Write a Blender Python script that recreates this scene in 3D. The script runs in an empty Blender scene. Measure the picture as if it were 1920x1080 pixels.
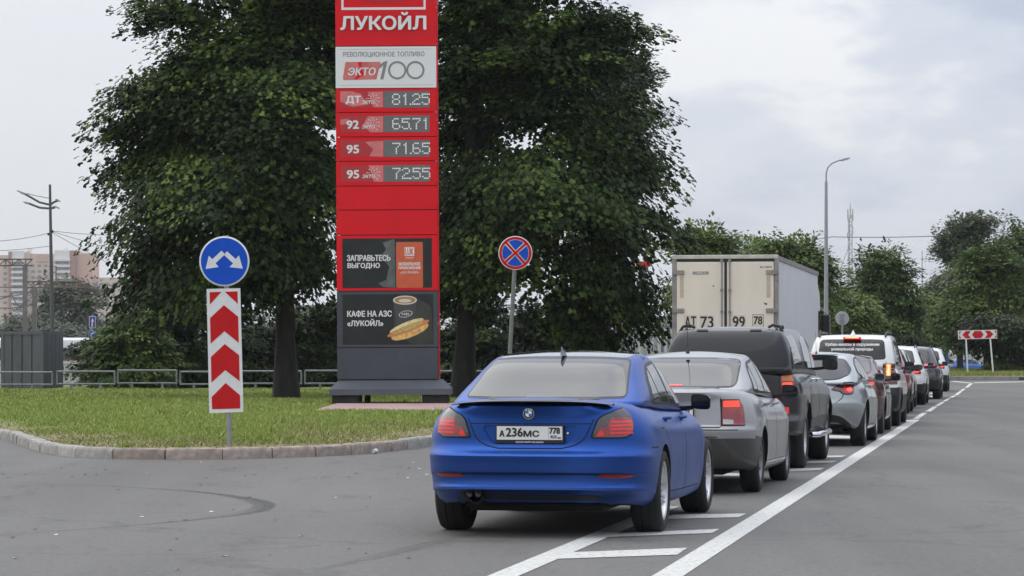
import bpy, bmesh, math, random
import numpy as np
from mathutils import Vector, Matrix, geometry, noise
from mathutils.bvhtree import BVHTree
rad = math.radians
random.seed(7); RNG = np.random.default_rng(7)
S = bpy.context.scene; COL = S.collection
# ---------------------------------------------------------------- camera, sky, sun, exposure
F, H, YH = 5400.0, 1.47, 657.0            # focal length in photo pixels, eye height, horizon row
cam = bpy.data.cameras.new('camera'); cam.sensor_width = 36; cam.lens = F / 1920 * 36
cam.shift_y = (YH - 540) / 1920; cam.clip_start = .5; cam.clip_end = 9000
camo = bpy.data.objects.new('camera', cam); camo.location = (0, 0, H); camo.rotation_euler = (rad(90), 0, 0)
COL.objects.link(camo); S.camera = camo
SUN_EL, SUN_AZ = 58, -60                   # azimuth from +Y towards +X
W = bpy.data.worlds.new('World'); S.world = W; W.use_nodes = True
nt = W.node_tree; nt.nodes.clear(); N = nt.nodes.new; LK = nt.links.new
wo = N('ShaderNodeOutputWorld'); bg = N('ShaderNodeBackground'); bg.inputs[1].default_value = .1
sky = N('ShaderNodeTexSky'); sky.sky_type = 'NISHITA'; sky.sun_disc = False
sky.sun_elevation = rad(SUN_EL); sky.sun_rotation = rad(SUN_AZ)
tc = N('ShaderNodeTexCoord'); sep = N('ShaderNodeSeparateXYZ'); LK(tc.outputs['Generated'], sep.inputs[0])
def wmath(op, a, b=None, clamp=False):
    m = N('ShaderNodeMath'); m.operation = op; m.use_clamp = clamp
    for i, v in enumerate((a, b)):
        if v is None: continue
        if isinstance(v, (int, float)): m.inputs[i].default_value = v
        else: LK(v, m.inputs[i])
    return m.outputs[0]
den = wmath('ADD', wmath('MAXIMUM', sep.outputs[2], 0.0), .34)      # flat cloud deck seen in perspective
cx = wmath('DIVIDE', sep.outputs[0], den); cy = wmath('DIVIDE', sep.outputs[1], den)
cmb = N('ShaderNodeCombineXYZ'); LK(cx, cmb.inputs[0]); LK(cy, cmb.inputs[1])
def wnoise(scale, detail, off, rough=.55):
    mp = N('ShaderNodeMapping'); mp.inputs[1].default_value = off; LK(cmb.outputs[0], mp.inputs[0])
    n = N('ShaderNodeTexNoise'); n.inputs['Scale'].default_value = scale; n.inputs['Detail'].default_value = detail
    n.inputs['Roughness'].default_value = rough; LK(mp.outputs[0], n.inputs[0]); return n.outputs[0]
def wramp(f, stops):
    r = N('ShaderNodeValToRGB'); e = r.color_ramp.elements
    while len(e) < len(stops): e.new(.5)
    for k, (p, c) in enumerate(stops): e[k].position = p; e[k].color = (*c, 1)
    r.color_ramp.interpolation = 'EASE'; LK(f, r.inputs[0]); return r.outputs[0]
def wmix(f, a, b, mode='MIX'):
    m = N('ShaderNodeMix'); m.data_type = 'RGBA'; m.blend_type = mode
    if isinstance(f, (int, float)): m.inputs[0].default_value = f
    else: LK(f, m.inputs[0])
    for i, v in ((6, a), (7, b)):
        if isinstance(v, tuple): m.inputs[i].default_value = (*v, 1)
        else: LK(v, m.inputs[i])
    return m.outputs[2]
n1 = wnoise(2.6, 5, (4.3, 1.7, 0)); n2 = wnoise(8.0, 6, (1.1, 6.2, 3), .6)
cl = wmath('ADD', wmath('MULTIPLY', n1, .72), wmath('MULTIPLY', n2, .28))
cloud = wramp(cl, [(.42, (4.6, 5.1, 6.2)), (.53, (5.9, 6.3, 7.1)), (.64, (7.9, 8.0, 8.2))])
# pale band of thinner cloud low over the horizon, brighter overhead (overcast dome)
hz = wmath('SUBTRACT', 1.0, wmath('MULTIPLY', sep.outputs[2], 11.0), True)
cloud = wmix(wmath('MULTIPLY', hz, .6), cloud, (7.5, 7.65, 7.85))
lf = wmath('SUBTRACT', .5, wmath('MULTIPLY', sep.outputs[0], 4.2), True)   # cloud cover closes towards the left (west)
cloud = wmix(wmath('MULTIPLY', lf, .9), cloud, (7.2, 7.4, 7.7))
zen = wmath('ADD', 1.0, wmath('MULTIPLY', wmath('MAXIMUM', sep.outputs[2], 0.0), 1.7))
zc = N('ShaderNodeCombineXYZ'); [LK(zen, zc.inputs[i]) for i in range(3)]
cloud = wmix(1.0, cloud, zc.outputs[0], 'MULTIPLY')
LK(wmix(.965, sky.outputs[0], cloud), bg.inputs[0]); LK(bg.outputs[0], wo.inputs[0])
sl = bpy.data.lights.new('sun', 'SUN'); sl.energy = 1.0; sl.angle = rad(95); sl.color = (1, .95, .88)
so = bpy.data.objects.new('sun', sl); COL.objects.link(so)
_d = Vector((math.sin(rad(SUN_AZ)) * math.cos(rad(SUN_EL)), math.cos(rad(SUN_AZ)) * math.cos(rad(SUN_EL)), math.sin(rad(SUN_EL))))
so.rotation_euler = _d.to_track_quat('Z', 'Y').to_euler()
sky.sun_rotation = math.atan2(_d.x, _d.y)
vs = S.view_settings; vs.view_transform = 'Standard'; vs.look = 'None'; vs.exposure = 0; vs.gamma = 1; vs.use_curve_mapping = False
S.cycles.max_bounces = 8; S.cycles.diffuse_bounces = 3; S.cycles.glossy_bounces = 3; S.cycles.transparent_max_bounces = 8
S.cycles.use_denoising = True

# ---------------------------------------------------------------- helpers
def G(px, py, z=0.0):                      # photo pixel -> point on the ground plane
    Y = F * (H - z) / (py - YH); return ((px - 960) * Y / F, Y)
def PX(px, Y): return (px - 960) * Y / F
def PZ(py, Y): return H - (py - YH) * Y / F
MATS = {}
def mat(name, col, rough=.6, metal=0.0, var=0.0, scale=8.0, bump=0.0, bscale=60.0, spec=.5, coat=0.0, emit=None, estr=0.0, col2=None, rnd=0.0, stretch=None, detail=5):
    if name in MATS: return MATS[name]
    m = bpy.data.materials.new(name); m.use_nodes = True; t = m.node_tree; p = t.nodes['Principled BSDF']
    p.inputs['Base Color'].default_value = (*col, 1); p.inputs['Roughness'].default_value = rough
    p.inputs['Metallic'].default_value = metal; p.inputs['Specular IOR Level'].default_value = spec
    p.inputs['Coat Weight'].default_value = coat; p.inputs['Coat Roughness'].default_value = .04
    if emit: p.inputs['Emission Color'].default_value = (*emit, 1); p.inputs['Emission Strength'].default_value = estr
    if var or col2 or bump or rnd:
        tcn = t.nodes.new('ShaderNodeTexCoord'); mp = t.nodes.new('ShaderNodeMapping'); t.links.new(tcn.outputs['Object'], mp.inputs[0])
        if stretch: mp.inputs['Scale'].default_value = stretch
    if var or col2:
        n = t.nodes.new('ShaderNodeTexNoise'); n.inputs['Scale'].default_value = scale; n.inputs['Detail'].default_value = detail; t.links.new(mp.outputs[0], n.inputs[0])
        r = t.nodes.new('ShaderNodeValToRGB'); e = r.color_ramp.elements; e[0].position = .32; e[1].position = .68
        c2 = col2 or tuple(min(1, c * (1 + var)) for c in col); c1 = col if col2 else tuple(c * (1 - var) for c in col)
        e[0].color = (*c1, 1); e[1].color = (*c2, 1); t.links.new(n.outputs[0], r.inputs[0]); last = r.outputs[0]
    else: last = None
    if rnd:
        oi = t.nodes.new('ShaderNodeObjectInfo'); hs = t.nodes.new('ShaderNodeHueSaturation')
        mr = t.nodes.new('ShaderNodeMapRange'); mr.inputs['To Min'].default_value = 1 - rnd; mr.inputs['To Max'].default_value = 1 + rnd
        t.links.new(oi.outputs['Random'], mr.inputs[0]); t.links.new(mr.outputs[0], hs.inputs['Value'])
        hs.inputs['Color'].default_value = (*col, 1)
        if last: t.links.new(last, hs.inputs['Color'])
        last = hs.outputs[0]
    if last: t.links.new(last, p.inputs['Base Color'])
    if bump:
        b = t.nodes.new('ShaderNodeBump'); b.inputs['Strength'].default_value = bump; b.inputs['Distance'].default_value = .01
        n = t.nodes.new('ShaderNodeTexNoise'); n.inputs['Scale'].default_value = bscale; n.inputs['Detail'].default_value = 4
        t.links.new(mp.outputs[0], n.inputs[0]); t.links.new(n.outputs[0], b.inputs['Height']); t.links.new(b.outputs[0], p.inputs['Normal'])
    MATS[name] = m; return m
def link(o, parent=None, loc=None, rot=None):
    COL.objects.link(o)
    if parent is not None: o.parent = parent
    if loc is not None: o.location = loc
    if rot is not None: o.rotation_euler = rot
    return o
def tag(o, label=None, cat=None, group=None, kind=None):
    for k, v in (('label', label), ('category', cat), ('group', group), ('kind', kind)):
        if v: o[k] = v
    return o
def thing(name, label, cat, loc=(0, 0, 0), rz=0, group=None, rot=None):
    o = bpy.data.objects.new(name, None); o.empty_display_size = .2
    return tag(link(o, None, loc, rot or (0, 0, rz)), label, cat, group)
def me(name, V, Fc, m, smooth=False, mi=None):
    d = bpy.data.meshes.new(name); d.from_pydata([tuple(v) for v in V], [], Fc)
    for x in (m if isinstance(m, (list, tuple)) else [m]): d.materials.append(x)
    if mi: d.polygons.foreach_set('material_index', mi)
    if smooth: d.polygons.foreach_set('use_smooth', [True] * len(d.polygons)); d.set_sharp_from_angle(angle=rad(smooth if smooth is not True else 35))
    return d
def ob(name, d, parent=None, loc=None, rot=None): return link(bpy.data.objects.new(name, d), parent, loc, rot)
class MB:
    """collects shapes into one mesh"""
    def __init__(s): s.v = []; s.f = []; s.mi = []
    def add(s, V, Fc, k=0):
        b = len(s.v); s.v += [tuple(v) for v in V]; s.f += [tuple(i + b for i in f) for f in Fc]; s.mi += [k] * len(Fc); return s
    def box(s, x0, x1, y0, y1, z0, z1, k=0, bev=0.0):
        if bev:
            b = bev; V = []
            for z, i in ((z0, b), (z0 + b, 0), (z1 - b, 0), (z1, b)):
                V += [(x0 + i, y0 + i, z), (x1 - i, y0 + i, z), (x1 - i, y1 - i, z), (x0 + i, y1 - i, z)]
            Fc = [(3, 2, 1, 0), (12, 13, 14, 15)]
            for r in range(3):
                for j in range(4): Fc.append((r * 4 + j, r * 4 + (j + 1) % 4, r * 4 + 4 + (j + 1) % 4, r * 4 + 4 + j))
            return s.add(V, Fc, k)
        V = [(x, y, z) for z in (z0, z1) for x, y in ((x0, y0), (x1, y0), (x1, y1), (x0, y1))]
        return s.add(V, [(3, 2, 1, 0), (4, 5, 6, 7), (0, 1, 5, 4), (1, 2, 6, 5), (2, 3, 7, 6), (3, 0, 4, 7)], k)
    def tube(s, pts, r, n=8, k=0, cap=True):
        P = [Vector(p) for p in pts]; R = r if isinstance(r, (list, tuple)) else [r] * len(P); V = []; Fc = []
        ref = None
        for i, p in enumerate(P):
            d = (P[min(i + 1, len(P) - 1)] - P[max(i - 1, 0)]).normalized()
            if ref is None: ref = Vector((1, 0, 0)) if abs(d.x) < .8 else Vector((0, 1, 0))
            u = (ref - d * ref.dot(d)).normalized(); w = d.cross(u); ref = u
            for j in range(n):
                a = 2 * math.pi * j / n; V.append(p + (u * math.cos(a) + w * math.sin(a)) * R[i])
        for i in range(len(P) - 1):
            for j in range(n): Fc.append((i * n + j, i * n + (j + 1) % n, (i + 1) * n + (j + 1) % n, (i + 1) * n + j))
        if cap: Fc += [tuple(range(n - 1, -1, -1)), tuple((len(P) - 1) * n + j for j in range(n))]
        return s.add(V, Fc, k)
    def prism(s, poly, y0, y1, k=0, plane='xz'):
        """poly in x,z extruded along y (or x,y along z)"""
        a = sum(poly[i][0] * poly[(i + 1) % len(poly)][1] - poly[(i + 1) % len(poly)][0] * poly[i][1] for i in range(len(poly)))
        if a < 0: poly = poly[::-1]
        n = len(poly)
        if plane == 'xz': V = [(x, y0, z) for x, z in poly] + [(x, y1, z) for x, z in poly]
        elif plane == 'xy': V = [(x, y, y1) for x, y in poly] + [(x, y, y0) for x, y in poly]
        else: V = [(y1, a_, z) for a_, z in poly] + [(y0, a_, z) for a_, z in poly]
        return s.add(V, [tuple(range(n)), tuple(range(2 * n - 1, n - 1, -1))] + [(i + n, (i + 1) % n + n, (i + 1) % n, i) for i in range(n)], k)
    def lathe(s, prof, n=32, axis='x', c=(0, 0, 0), k=0, closed=False):
        V = []; Fc = []
        for j in range(n):
            a = 2 * math.pi * j / n; ca, sa = math.cos(a), math.sin(a)
            for t, r in prof:
                v = (t, r * ca, r * sa) if axis == 'x' else ((r * ca, t, -r * sa) if axis == 'y' else (r * ca, r * sa, t))
                V.append((v[0] + c[0], v[1] + c[1], v[2] + c[2]))
        m = len(prof)
        for j in range(n):
            for i in range(m - 1 + (1 if closed else 0)):
                Fc.append((j * m + i, j * m + (i + 1) % m, ((j + 1) % n) * m + (i + 1) % m, ((j + 1) % n) * m + i))
        return s.add(V, Fc, k)
    def mesh(s, name, m, smooth=False): return me(name, s.v, s.f, m, smooth, s.mi if isinstance(m, (list, tuple)) else None)
    def build(s, name, m, parent=None, smooth=False, loc=None, rot=None): return ob(name, s.mesh(name, m, smooth), parent, loc, rot)
def circ(cx, cz, r, n=32, a0=0): return [(cx + r * math.cos(a0 + 2 * math.pi * i / n), cz + r * math.sin(a0 + 2 * math.pi * i / n)) for i in range(n)]
def rnd_poly(P, r, n=4):
    out = []; k = len(P)
    rr = r if isinstance(r, (list, tuple)) else [r] * k
    for i in range(k):
        p = Vector(P[i]); a = Vector(P[i - 1]) - p; b = Vector(P[(i + 1) % k]) - p
        q = min(rr[i], a.length * .48, b.length * .48)
        if q < 1e-4: out.append(tuple(p)); continue
        A = p + a.normalized() * q; B = p + b.normalized() * q
        for j in range(n + 1):
            t = j / n; v = A * (1 - t) ** 2 + p * 2 * t * (1 - t) + B * t * t; out.append(tuple(v))
    return out
def rrect(x0, x1, z0, z1, r, n=4): return rnd_poly([(x0, z0), (x1, z0), (x1, z1), (x0, z1)], r, n)
_TXT = {}
def text_mesh(body):
    """outline of the built-in font, filled by winding number"""
    if body in _TXT: return _TXT[body]
    c = bpy.data.curves.new('lettering', 'FONT'); c.body = body; c.resolution_u = 3; c.fill_mode = 'NONE'
    o = bpy.data.objects.new('lettering', c); COL.objects.link(o)
    d = bpy.data.meshes.new_from_object(o); bpy.data.objects.remove(o); bpy.data.curves.remove(c)
    P = [v.co.xy.copy() for v in d.vertices]; E = [tuple(e.vertices) for e in d.edges]; nb = {}
    for a, b in E: nb.setdefault(a, []).append(b); nb.setdefault(b, []).append(a)
    loops = []; seen = set()
    for st in range(len(P)):
        if st in seen or st not in nb: continue
        L_ = [st]; seen.add(st); cur = st
        while True:
            nx = [q for q in nb[cur] if q not in seen]
            if not nx: break
            cur = min(nx, key=lambda q: (q != cur + 1, q)); L_.append(cur); seen.add(cur)
        loops.append(L_)
    r = geometry.delaunay_2d_cdt(P, [(L_[i], L_[(i + 1) % len(L_)]) for L_ in loops for i in range(len(L_))], [], 0, 1e-6)
    V2 = r[0]; T = [tuple(f) for f in r[2]]; C_ = np.array([sum((V2[i] for i in f), Vector((0, 0))) / len(f) for f in T]); wn_ = np.zeros(len(T), int)
    for L_ in loops:
        for i in range(len(L_)):
            (x0, y0), (x1, y1) = P[L_[i]], P[L_[(i + 1) % len(L_)]]
            if y0 == y1: continue
            up = (y0 <= C_[:, 1]) & (y1 > C_[:, 1]); dn = (y1 <= C_[:, 1]) & (y0 > C_[:, 1]); xi = x0 + (C_[:, 1] - y0) * (x1 - x0) / (y1 - y0)
            wn_ += (up & (xi > C_[:, 0])).astype(int) - (dn & (xi > C_[:, 0])).astype(int)
    T = [f for f, w in zip(T, wn_) if w != 0]; V = np.array([(v.x, v.y, 0) for v in V2]); us = sorted({i for f in T for i in f}); U_ = V[us]
    _TXT[body] = (V, T, U_[:, 0].min(), U_[:, 1].min(), U_[:, 0].max(), U_[:, 1].max()); return _TXT[body]
def lettering(body, x0, x1, z0, z1, y, m, parent, bold=0.0, name='lettering', slant=0.0, skip=None):
    """flat letters filling the box x0..x1, z0..z1 on the plane y, facing -y; bold = extra stroke in metres"""
    V, Fc, a0, b0, a1, b1 = text_mesh(body)
    sx, sz = (x1 - x0) / (a1 - a0), (z1 - z0) / (b1 - b0); mb = MB()
    offs = [(0, 0)] if not bold else [(0, 0)] + [(bold * math.cos(a), bold * math.sin(a) * .7) for a in (0, math.pi, math.pi / 2, -math.pi / 2, .785, 2.356, -.785, -2.356)]
    for i, (dx, dz) in enumerate(offs):
        mb.add([(x0 + (v[0] - a0) * sx + dx + slant * (v[1] - b0) * sz, y - .0001 * i, z0 + (v[1] - b0) * sz + dz) for v in V], Fc)
    return mb.build(name, m, parent)
def dist2poly(pts, x, y):
    """signed-less distance of numpy arrays to a polyline"""
    d = np.full_like(x, 1e9)
    for (ax, ay), (bx, by) in zip(pts[:-1], pts[1:]):
        ex, ey = bx - ax, by - ay; t = np.clip(((x - ax) * ex + (y - ay) * ey) / (ex * ex + ey * ey), 0, 1)
        d = np.minimum(d, np.hypot(x - ax - t * ex, y - ay - t * ey))
    return d
def inside(poly, x, y):
    c = np.zeros(x.shape, bool)
    for i in range(len(poly)):
        (x0, y0), (x1, y1) = poly[i - 1], poly[i]
        if y0 == y1: continue
        k = ((y0 > y) != (y1 > y)) & (x < (x1 - x0) * (y - y0) / (y1 - y0) + x0); c ^= k
    return c
def outward(d):
    b = bmesh.new(); b.from_mesh(d); bmesh.ops.recalc_face_normals(b, faces=b.faces); b.to_mesh(d); b.free()
def bigmesh(name, V, Q, m, smooth=False):
    """fast mesh: V (n,3) array, Q (k,c) int array of equal-size faces"""
    d = bpy.data.meshes.new(name); k, c = Q.shape
    d.vertices.add(len(V)); d.vertices.foreach_set('co', V.astype(np.float32).ravel())
    d.loops.add(k * c); d.loops.foreach_set('vertex_index', Q.astype(np.int32).ravel())
    d.polygons.add(k); d.polygons.foreach_set('loop_start', np.arange(0, k * c, c, dtype=np.int32))
    if smooth: d.polygons.foreach_set('use_smooth', np.ones(k, bool))
    d.update(calc_edges=True); d.materials.append(m); return d
# ---------------------------------------------------------------- vehicles
GLASS = mat('car_glass', (.012, .014, .017), .03, spec=.62, coat=.12)
GLASS_T = mat('tinted_glass', (.004, .005, .006), .05, spec=.5, coat=.3)
TRIM = mat('black_trim', (.012, .012, .013), .45, var=.2, scale=20)
RUBBER = mat('tyre_rubber', (.012, .012, .012), .8, var=.3, scale=30, bump=.2)
DARKM = mat('underbody_black', (.006, .006, .006), .9)
ALLOY = mat('alloy_rim', (.5, .5, .52), .32, .8, var=.12, scale=12)
STEELRIM = mat('grey_rim', (.22, .22, .23), .4, .7)
CHROME = mat('chrome', (.75, .76, .78), .1, 1.0)
MIRROR = mat('mirror_glass', (.16, .165, .17), .05, 1.0)
REDL = mat('red_lamp_lens', (.24, .006, .006), .12, spec=.8, coat=.7, var=.3, scale=25)
REDB = mat('red_lamp_bar', (.6, .012, .012), .2, spec=.6, coat=.6, emit=(1, .02, .012), estr=.10)
SMOKE = mat('smoked_lamp_lens', (.035, .03, .028), .1, spec=.8, coat=.8)
LIT = mat('lit_brake_lamp', (.6, .02, .01), .3, emit=(1, .07, .03), estr=1.4)
LITHOT = mat('lit_lamp_core', (.9, .3, .1), .3, emit=(1, .45, .2), estr=2.6)
ORANGE = mat('orange_lamp_lens', (.55, .16, .03), .2, coat=.5)
CLEARL = mat('clear_lamp_lens', (.45, .44, .43), .15, coat=.8, var=.2, scale=30)
PLATEW = mat('plate_white', (.68, .68, .66), .4)
PLATEK = mat('plate_ink', (.015, .015, .018), .5)
FLAGR = mat('flag_red', (.5, .03, .03), .5); FLAGB = mat('flag_blue', (.03, .06, .4), .5)
def paint(name, col, metal=.5, rough=.28, coat=.7, dirt=.12):
    if name in MATS: return MATS[name]
    m = mat(name, col, rough, metal, coat=coat); t = m.node_tree; p = t.nodes['Principled BSDF']
    # road dust: brown film that thickens in patches, thicker low on the body (real dirt, in object space)
    tcn = t.nodes.new('ShaderNodeTexCoord'); n = t.nodes.new('ShaderNodeTexNoise'); n.inputs['Scale'].default_value = 2.5; n.inputs['Detail'].default_value = 8
    n.inputs['Roughness'].default_value = .65; t.links.new(tcn.outputs['Object'], n.inputs[0])
    sp = t.nodes.new('ShaderNodeSeparateXYZ'); t.links.new(tcn.outputs['Object'], sp.inputs[0])
    mr = t.nodes.new('ShaderNodeMapRange'); mr.inputs[1].default_value = .9; mr.inputs[2].default_value = .15; mr.inputs[3].default_value = dirt * .5; mr.inputs[4].default_value = dirt * 3.2; t.links.new(sp.outputs[2], mr.inputs[0])
    mu = t.nodes.new('ShaderNodeMath'); mu.operation = 'MULTIPLY'; t.links.new(n.outputs[0], mu.inputs[0]); t.links.new(mr.outputs[0], mu.inputs[1])
    mx = t.nodes.new('ShaderNodeMix'); mx.data_type = 'RGBA'; t.links.new(mu.outputs[0], mx.inputs[0]); mx.inputs[6].default_value = (*col, 1); mx.inputs[7].default_value = (.09, .08, .07, 1)
    t.links.new(mx.outputs[2], p.inputs['Base Color'])
    r2 = t.nodes.new('ShaderNodeMath'); r2.operation = 'MULTIPLY_ADD'; t.links.new(mu.outputs[0], r2.inputs[0]); r2.inputs[1].default_value = .8; r2.inputs[2].default_value = rough; t.links.new(r2.outputs[0], p.inputs['Roughness'])
    return m
def lerp_tab(T, x):
    xs = [t[0] for t in T]; return float(np.interp(x, xs, [t[1] for t in T]))
def smooth_tab(T):
    """Catmull-Rom-ish sampled table so that outlines have no kinks"""
    xs = np.array([t[0] for t in T], float); ys = np.array([t[1] for t in T], float)
    d = np.diff(ys) / np.diff(xs); m = np.zeros(len(xs)); m[0], m[-1] = d[0], d[-1]
    for i in range(1, len(xs) - 1): m[i] = 0 if d[i - 1] * d[i] <= 0 else 2 * d[i - 1] * d[i] / (d[i - 1] + d[i])
    X = np.linspace(xs[0], xs[-1], 90); Y = []
    for x in X:
        i = min(max(int(np.searchsorted(xs, x)) - 1, 0), len(xs) - 2); h = xs[i + 1] - xs[i]; t = (x - xs[i]) / h
        Y.append((2 * t**3 - 3 * t**2 + 1) * ys[i] + (t**3 - 2 * t**2 + t) * h * m[i] + (-2 * t**3 + 3 * t**2) * ys[i + 1] + (t**3 - t**2) * h * m[i + 1])
    return list(zip(X, Y))
def half_plan(w, y0, y1, Lr, nr, Lf, nf, kr=16, km=26, kf=14):
    P = []
    for i in range(kr + 1):
        a = math.pi / 2 * i / kr; P.append((w * math.sin(a) ** (2 / nr), y0 + Lr * (1 - max(math.cos(a), 0) ** (2 / nr))))
    for i in range(1, km): P.append((w, y0 + Lr + (y1 - Lf - y0 - Lr) * i / km))
    for i in range(kf + 1):
        a = math.pi / 2 * (1 - i / kf); P.append((w * math.sin(a) ** (2 / nf), y1 - Lf * (1 - max(math.cos(a), 0) ** (2 / nf))))
    return P
def shell(levels, lid, nlid=9):
    """levels: closed contours bottom to top, lid(s) -> contour for s from 1 to 0"""
    n = len(levels[0]); V = []; Fc = []
    for L in levels: V += L
    for i in range(len(levels) - 1):
        for j in range(n): Fc.append((i * n + j, i * n + (j + 1) % n, (i + 1) * n + (j + 1) % n, (i + 1) * n + j))
    top = len(levels) - 1
    for q in range(1, nlid + 1):
        s = 1 - q / nlid
        if q < nlid: V += lid(s * s if False else s)
        base = (top + q - 1) * n
        if q < nlid:
            for j in range(n): Fc.append((base + j, base + (j + 1) % n, base + n + (j + 1) % n, base + n + j))
        else:
            V.append(lid(0)[0]); c = len(V) - 1
            for j in range(n): Fc.append((base + j, base + (j + 1) % n, c))
    Fc.append(tuple(range(n - 1, -1, -1)))
    return V, Fc
def body_shells(sp):
    L, w = sp['L'], sp['w']; zb = smooth_tab(sp['zb']); zt = smooth_tab(sp['zt'])
    rear = smooth_tab(sp['rear']); front = smooth_tab(sp['front']); side = smooth_tab(sp['side'])
    U = sp.get('U') or [0, .025, .05, .08, .105, .13, .155, .18, .21, .24, .27, .285, .3, .315, .35, .39, .43, .46, .48, .495, .51, .525, .54, .57, .6, .65, .7, .75, .8, .85, .89, .925, .955, .975, .99, 1]
    zr0, zr1 = lerp_tab(zb, 0), lerp_tab(zt, 0); zf0, zf1 = lerp_tab(zb, L), lerp_tab(zt, L)
    lv = []
    wh = [(sp['yr'], sp['R']), (sp['yf'], sp['R'])]; fl = sp.get('flare', .012)
    for u in U:
        yr = lerp_tab(rear, zr0 + u * (zr1 - zr0)); yf = L - lerp_tab(front, zf0 + u * (zf1 - zf0)); ww = w * lerp_tab(side, u)
        hp = half_plan(ww, yr, yf, sp.get('Lr', 1.0), sp.get('nr', 2.8), sp.get('Lf', 1.5), sp.get('nf', 2.6)); C = []
        for x, y in hp:
            z0 = lerp_tab(zb, y); z = z0 + u * (lerp_tab(zt, y) - z0)
            if x > .5 * ww:
                for wy, R in wh:
                    d = math.hypot(y - wy, z - R); e = 1 if d < R else math.exp(-((d - R) / .09) ** 2); x += fl * e * (1 - max(0, u - .8) * 5)
            C.append((x, y, z))
        lv.append(C + [(-x, y, z) for x, y, z in C[-2:0:-1]])
    last = lv[-1]; yc = L * .5; cr = sp.get('crown', .05)
    lid = lambda s: [(x * s, yc + (y - yc) * s, lerp_tab(zt, yc + (y - yc) * s) + cr * (1 - s ** 2.2) * (1 if True else 0)) for x, y, z in last]
    # lid rings: shrink mostly sideways so that the tail keeps its own height
    def lid(s):
        out = []
        for x, y, z in last:
            yy = yc + (y - yc) * (1 - (1 - s) * 1.0); e = lerp_tab(zt, yy); hx = abs(x * s) / max(w * .8, .01)
            out.append((x * s, yy, e + cr * (1 - min(1, max(hx, s ** 6)) ** 2.2)))
        return out
    low = shell(lv, lid, 14)
    g = sp['gh']; zbelt = smooth_tab(g['belt']); zroof = smooth_tab(g['roof']); gr = smooth_tab(g['rear']); gf = smooth_tab(g['front']); gw = smooth_tab(g['w'])
    lv = []
    for v in [0, .12, .25, .38, .5, .62, .72, .8, .86, .91, .95, .98, 1]:
        hp = half_plan(lerp_tab(gw, v), lerp_tab(gr, v), lerp_tab(gf, v), g.get('Lr', .5), g.get('nr', 3.2), g.get('Lf', .7), g.get('nf', 2.8), 14, 20, 12)
        C = []
        for x, y in hp:
            z0 = lerp_tab(zbelt, y); C.append((x, y, z0 + v * (lerp_tab(zroof, y) - z0)))
        lv.append(C + [(-x, y, z) for x, y, z in C[-2:0:-1]])
    lastg = lv[-1]; ym = (lerp_tab(gr, 1) + lerp_tab(gf, 1)) / 2; crg = g.get('crown', .035)
    lidg = lambda s: [(x * s, ym + (y - ym) * s, lerp_tab(zroof, ym + (y - ym) * s) + crg * (1 - s ** 2)) for x, y, z in lastg]
    return low, shell(lv, lidg, 8)
class Skin:
    def __init__(s, shells):
        V = []; T = []
        for SV, SF in shells:
            b = len(V); V += [Vector(v) for v in SV]
            for f in SF:
                for k in range(1, len(f) - 1): T.append((f[0] + b, f[k] + b, f[k + 1] + b))
        s.V, s.T = V, T; n = [Vector() for _ in V]
        for a, b_, c in T:
            m = (V[b_] - V[a]).cross(V[c] - V[a])
            for i in (a, b_, c): n[i] += m
        s.N = [v.normalized() if v.length else Vector((0, 0, 1)) for v in n]; s.bvh = BVHTree.FromPolygons(V, T)
    def hit(s, o, d):
        h = s.bvh.ray_cast(o, d)
        if h[0] is None: h = s.bvh.find_nearest(o + d * (Vector((0, 2.4, .9)) - o).dot(d) if False else o + d * 2.2)
        a, b, c = s.T[h[2]]
        w = geometry.barycentric_transform if False else None
        p = h[0]; A, B, C = s.V[a], s.V[b], s.V[c]
        v0, v1, v2 = B - A, C - A, p - A; d00, d01, d11, d20, d21 = v0.dot(v0), v0.dot(v1), v1.dot(v1), v2.dot(v0), v2.dot(v1)
        den = d00 * d11 - d01 * d01
        if abs(den) < 1e-14: return p, h[1]
        v = (d11 * d20 - d01 * d21) / den; w_ = (d00 * d21 - d01 * d20) / den
        n = (s.N[a] * (1 - v - w_) + s.N[b] * v + s.N[c] * w_)
        return p, (n.normalized() if n.length > 1e-6 else h[1])
PROJ = {
    'R': lambda a, b: (Vector((3, a, b)), Vector((-1, 0, 0))),
    'L': lambda a, b: (Vector((-3, a, b)), Vector((1, 0, 0))),
    'B': lambda a, b: (Vector((a, -2, b)), Vector((0, 1, 0))),
    'F': lambda a, b: (Vector((a, 8, b)), Vector((0, -1, 0))),
    'T': lambda a, b: (Vector((a, b, 4)), Vector((0, 0, -1))),
}
def cornerproj(ax, ay, sgn=1, K=90.0):
    """a in 'degrees' round a vertical axis, 0 = straight back, 90 = sideways"""
    def f(a, b):
        t = a * math.pi / 2; d = Vector((math.sin(t) * sgn, -math.cos(t), 0)); c = Vector((ax * sgn, ay, b)); return c + d * 3, -d
    return f
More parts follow.
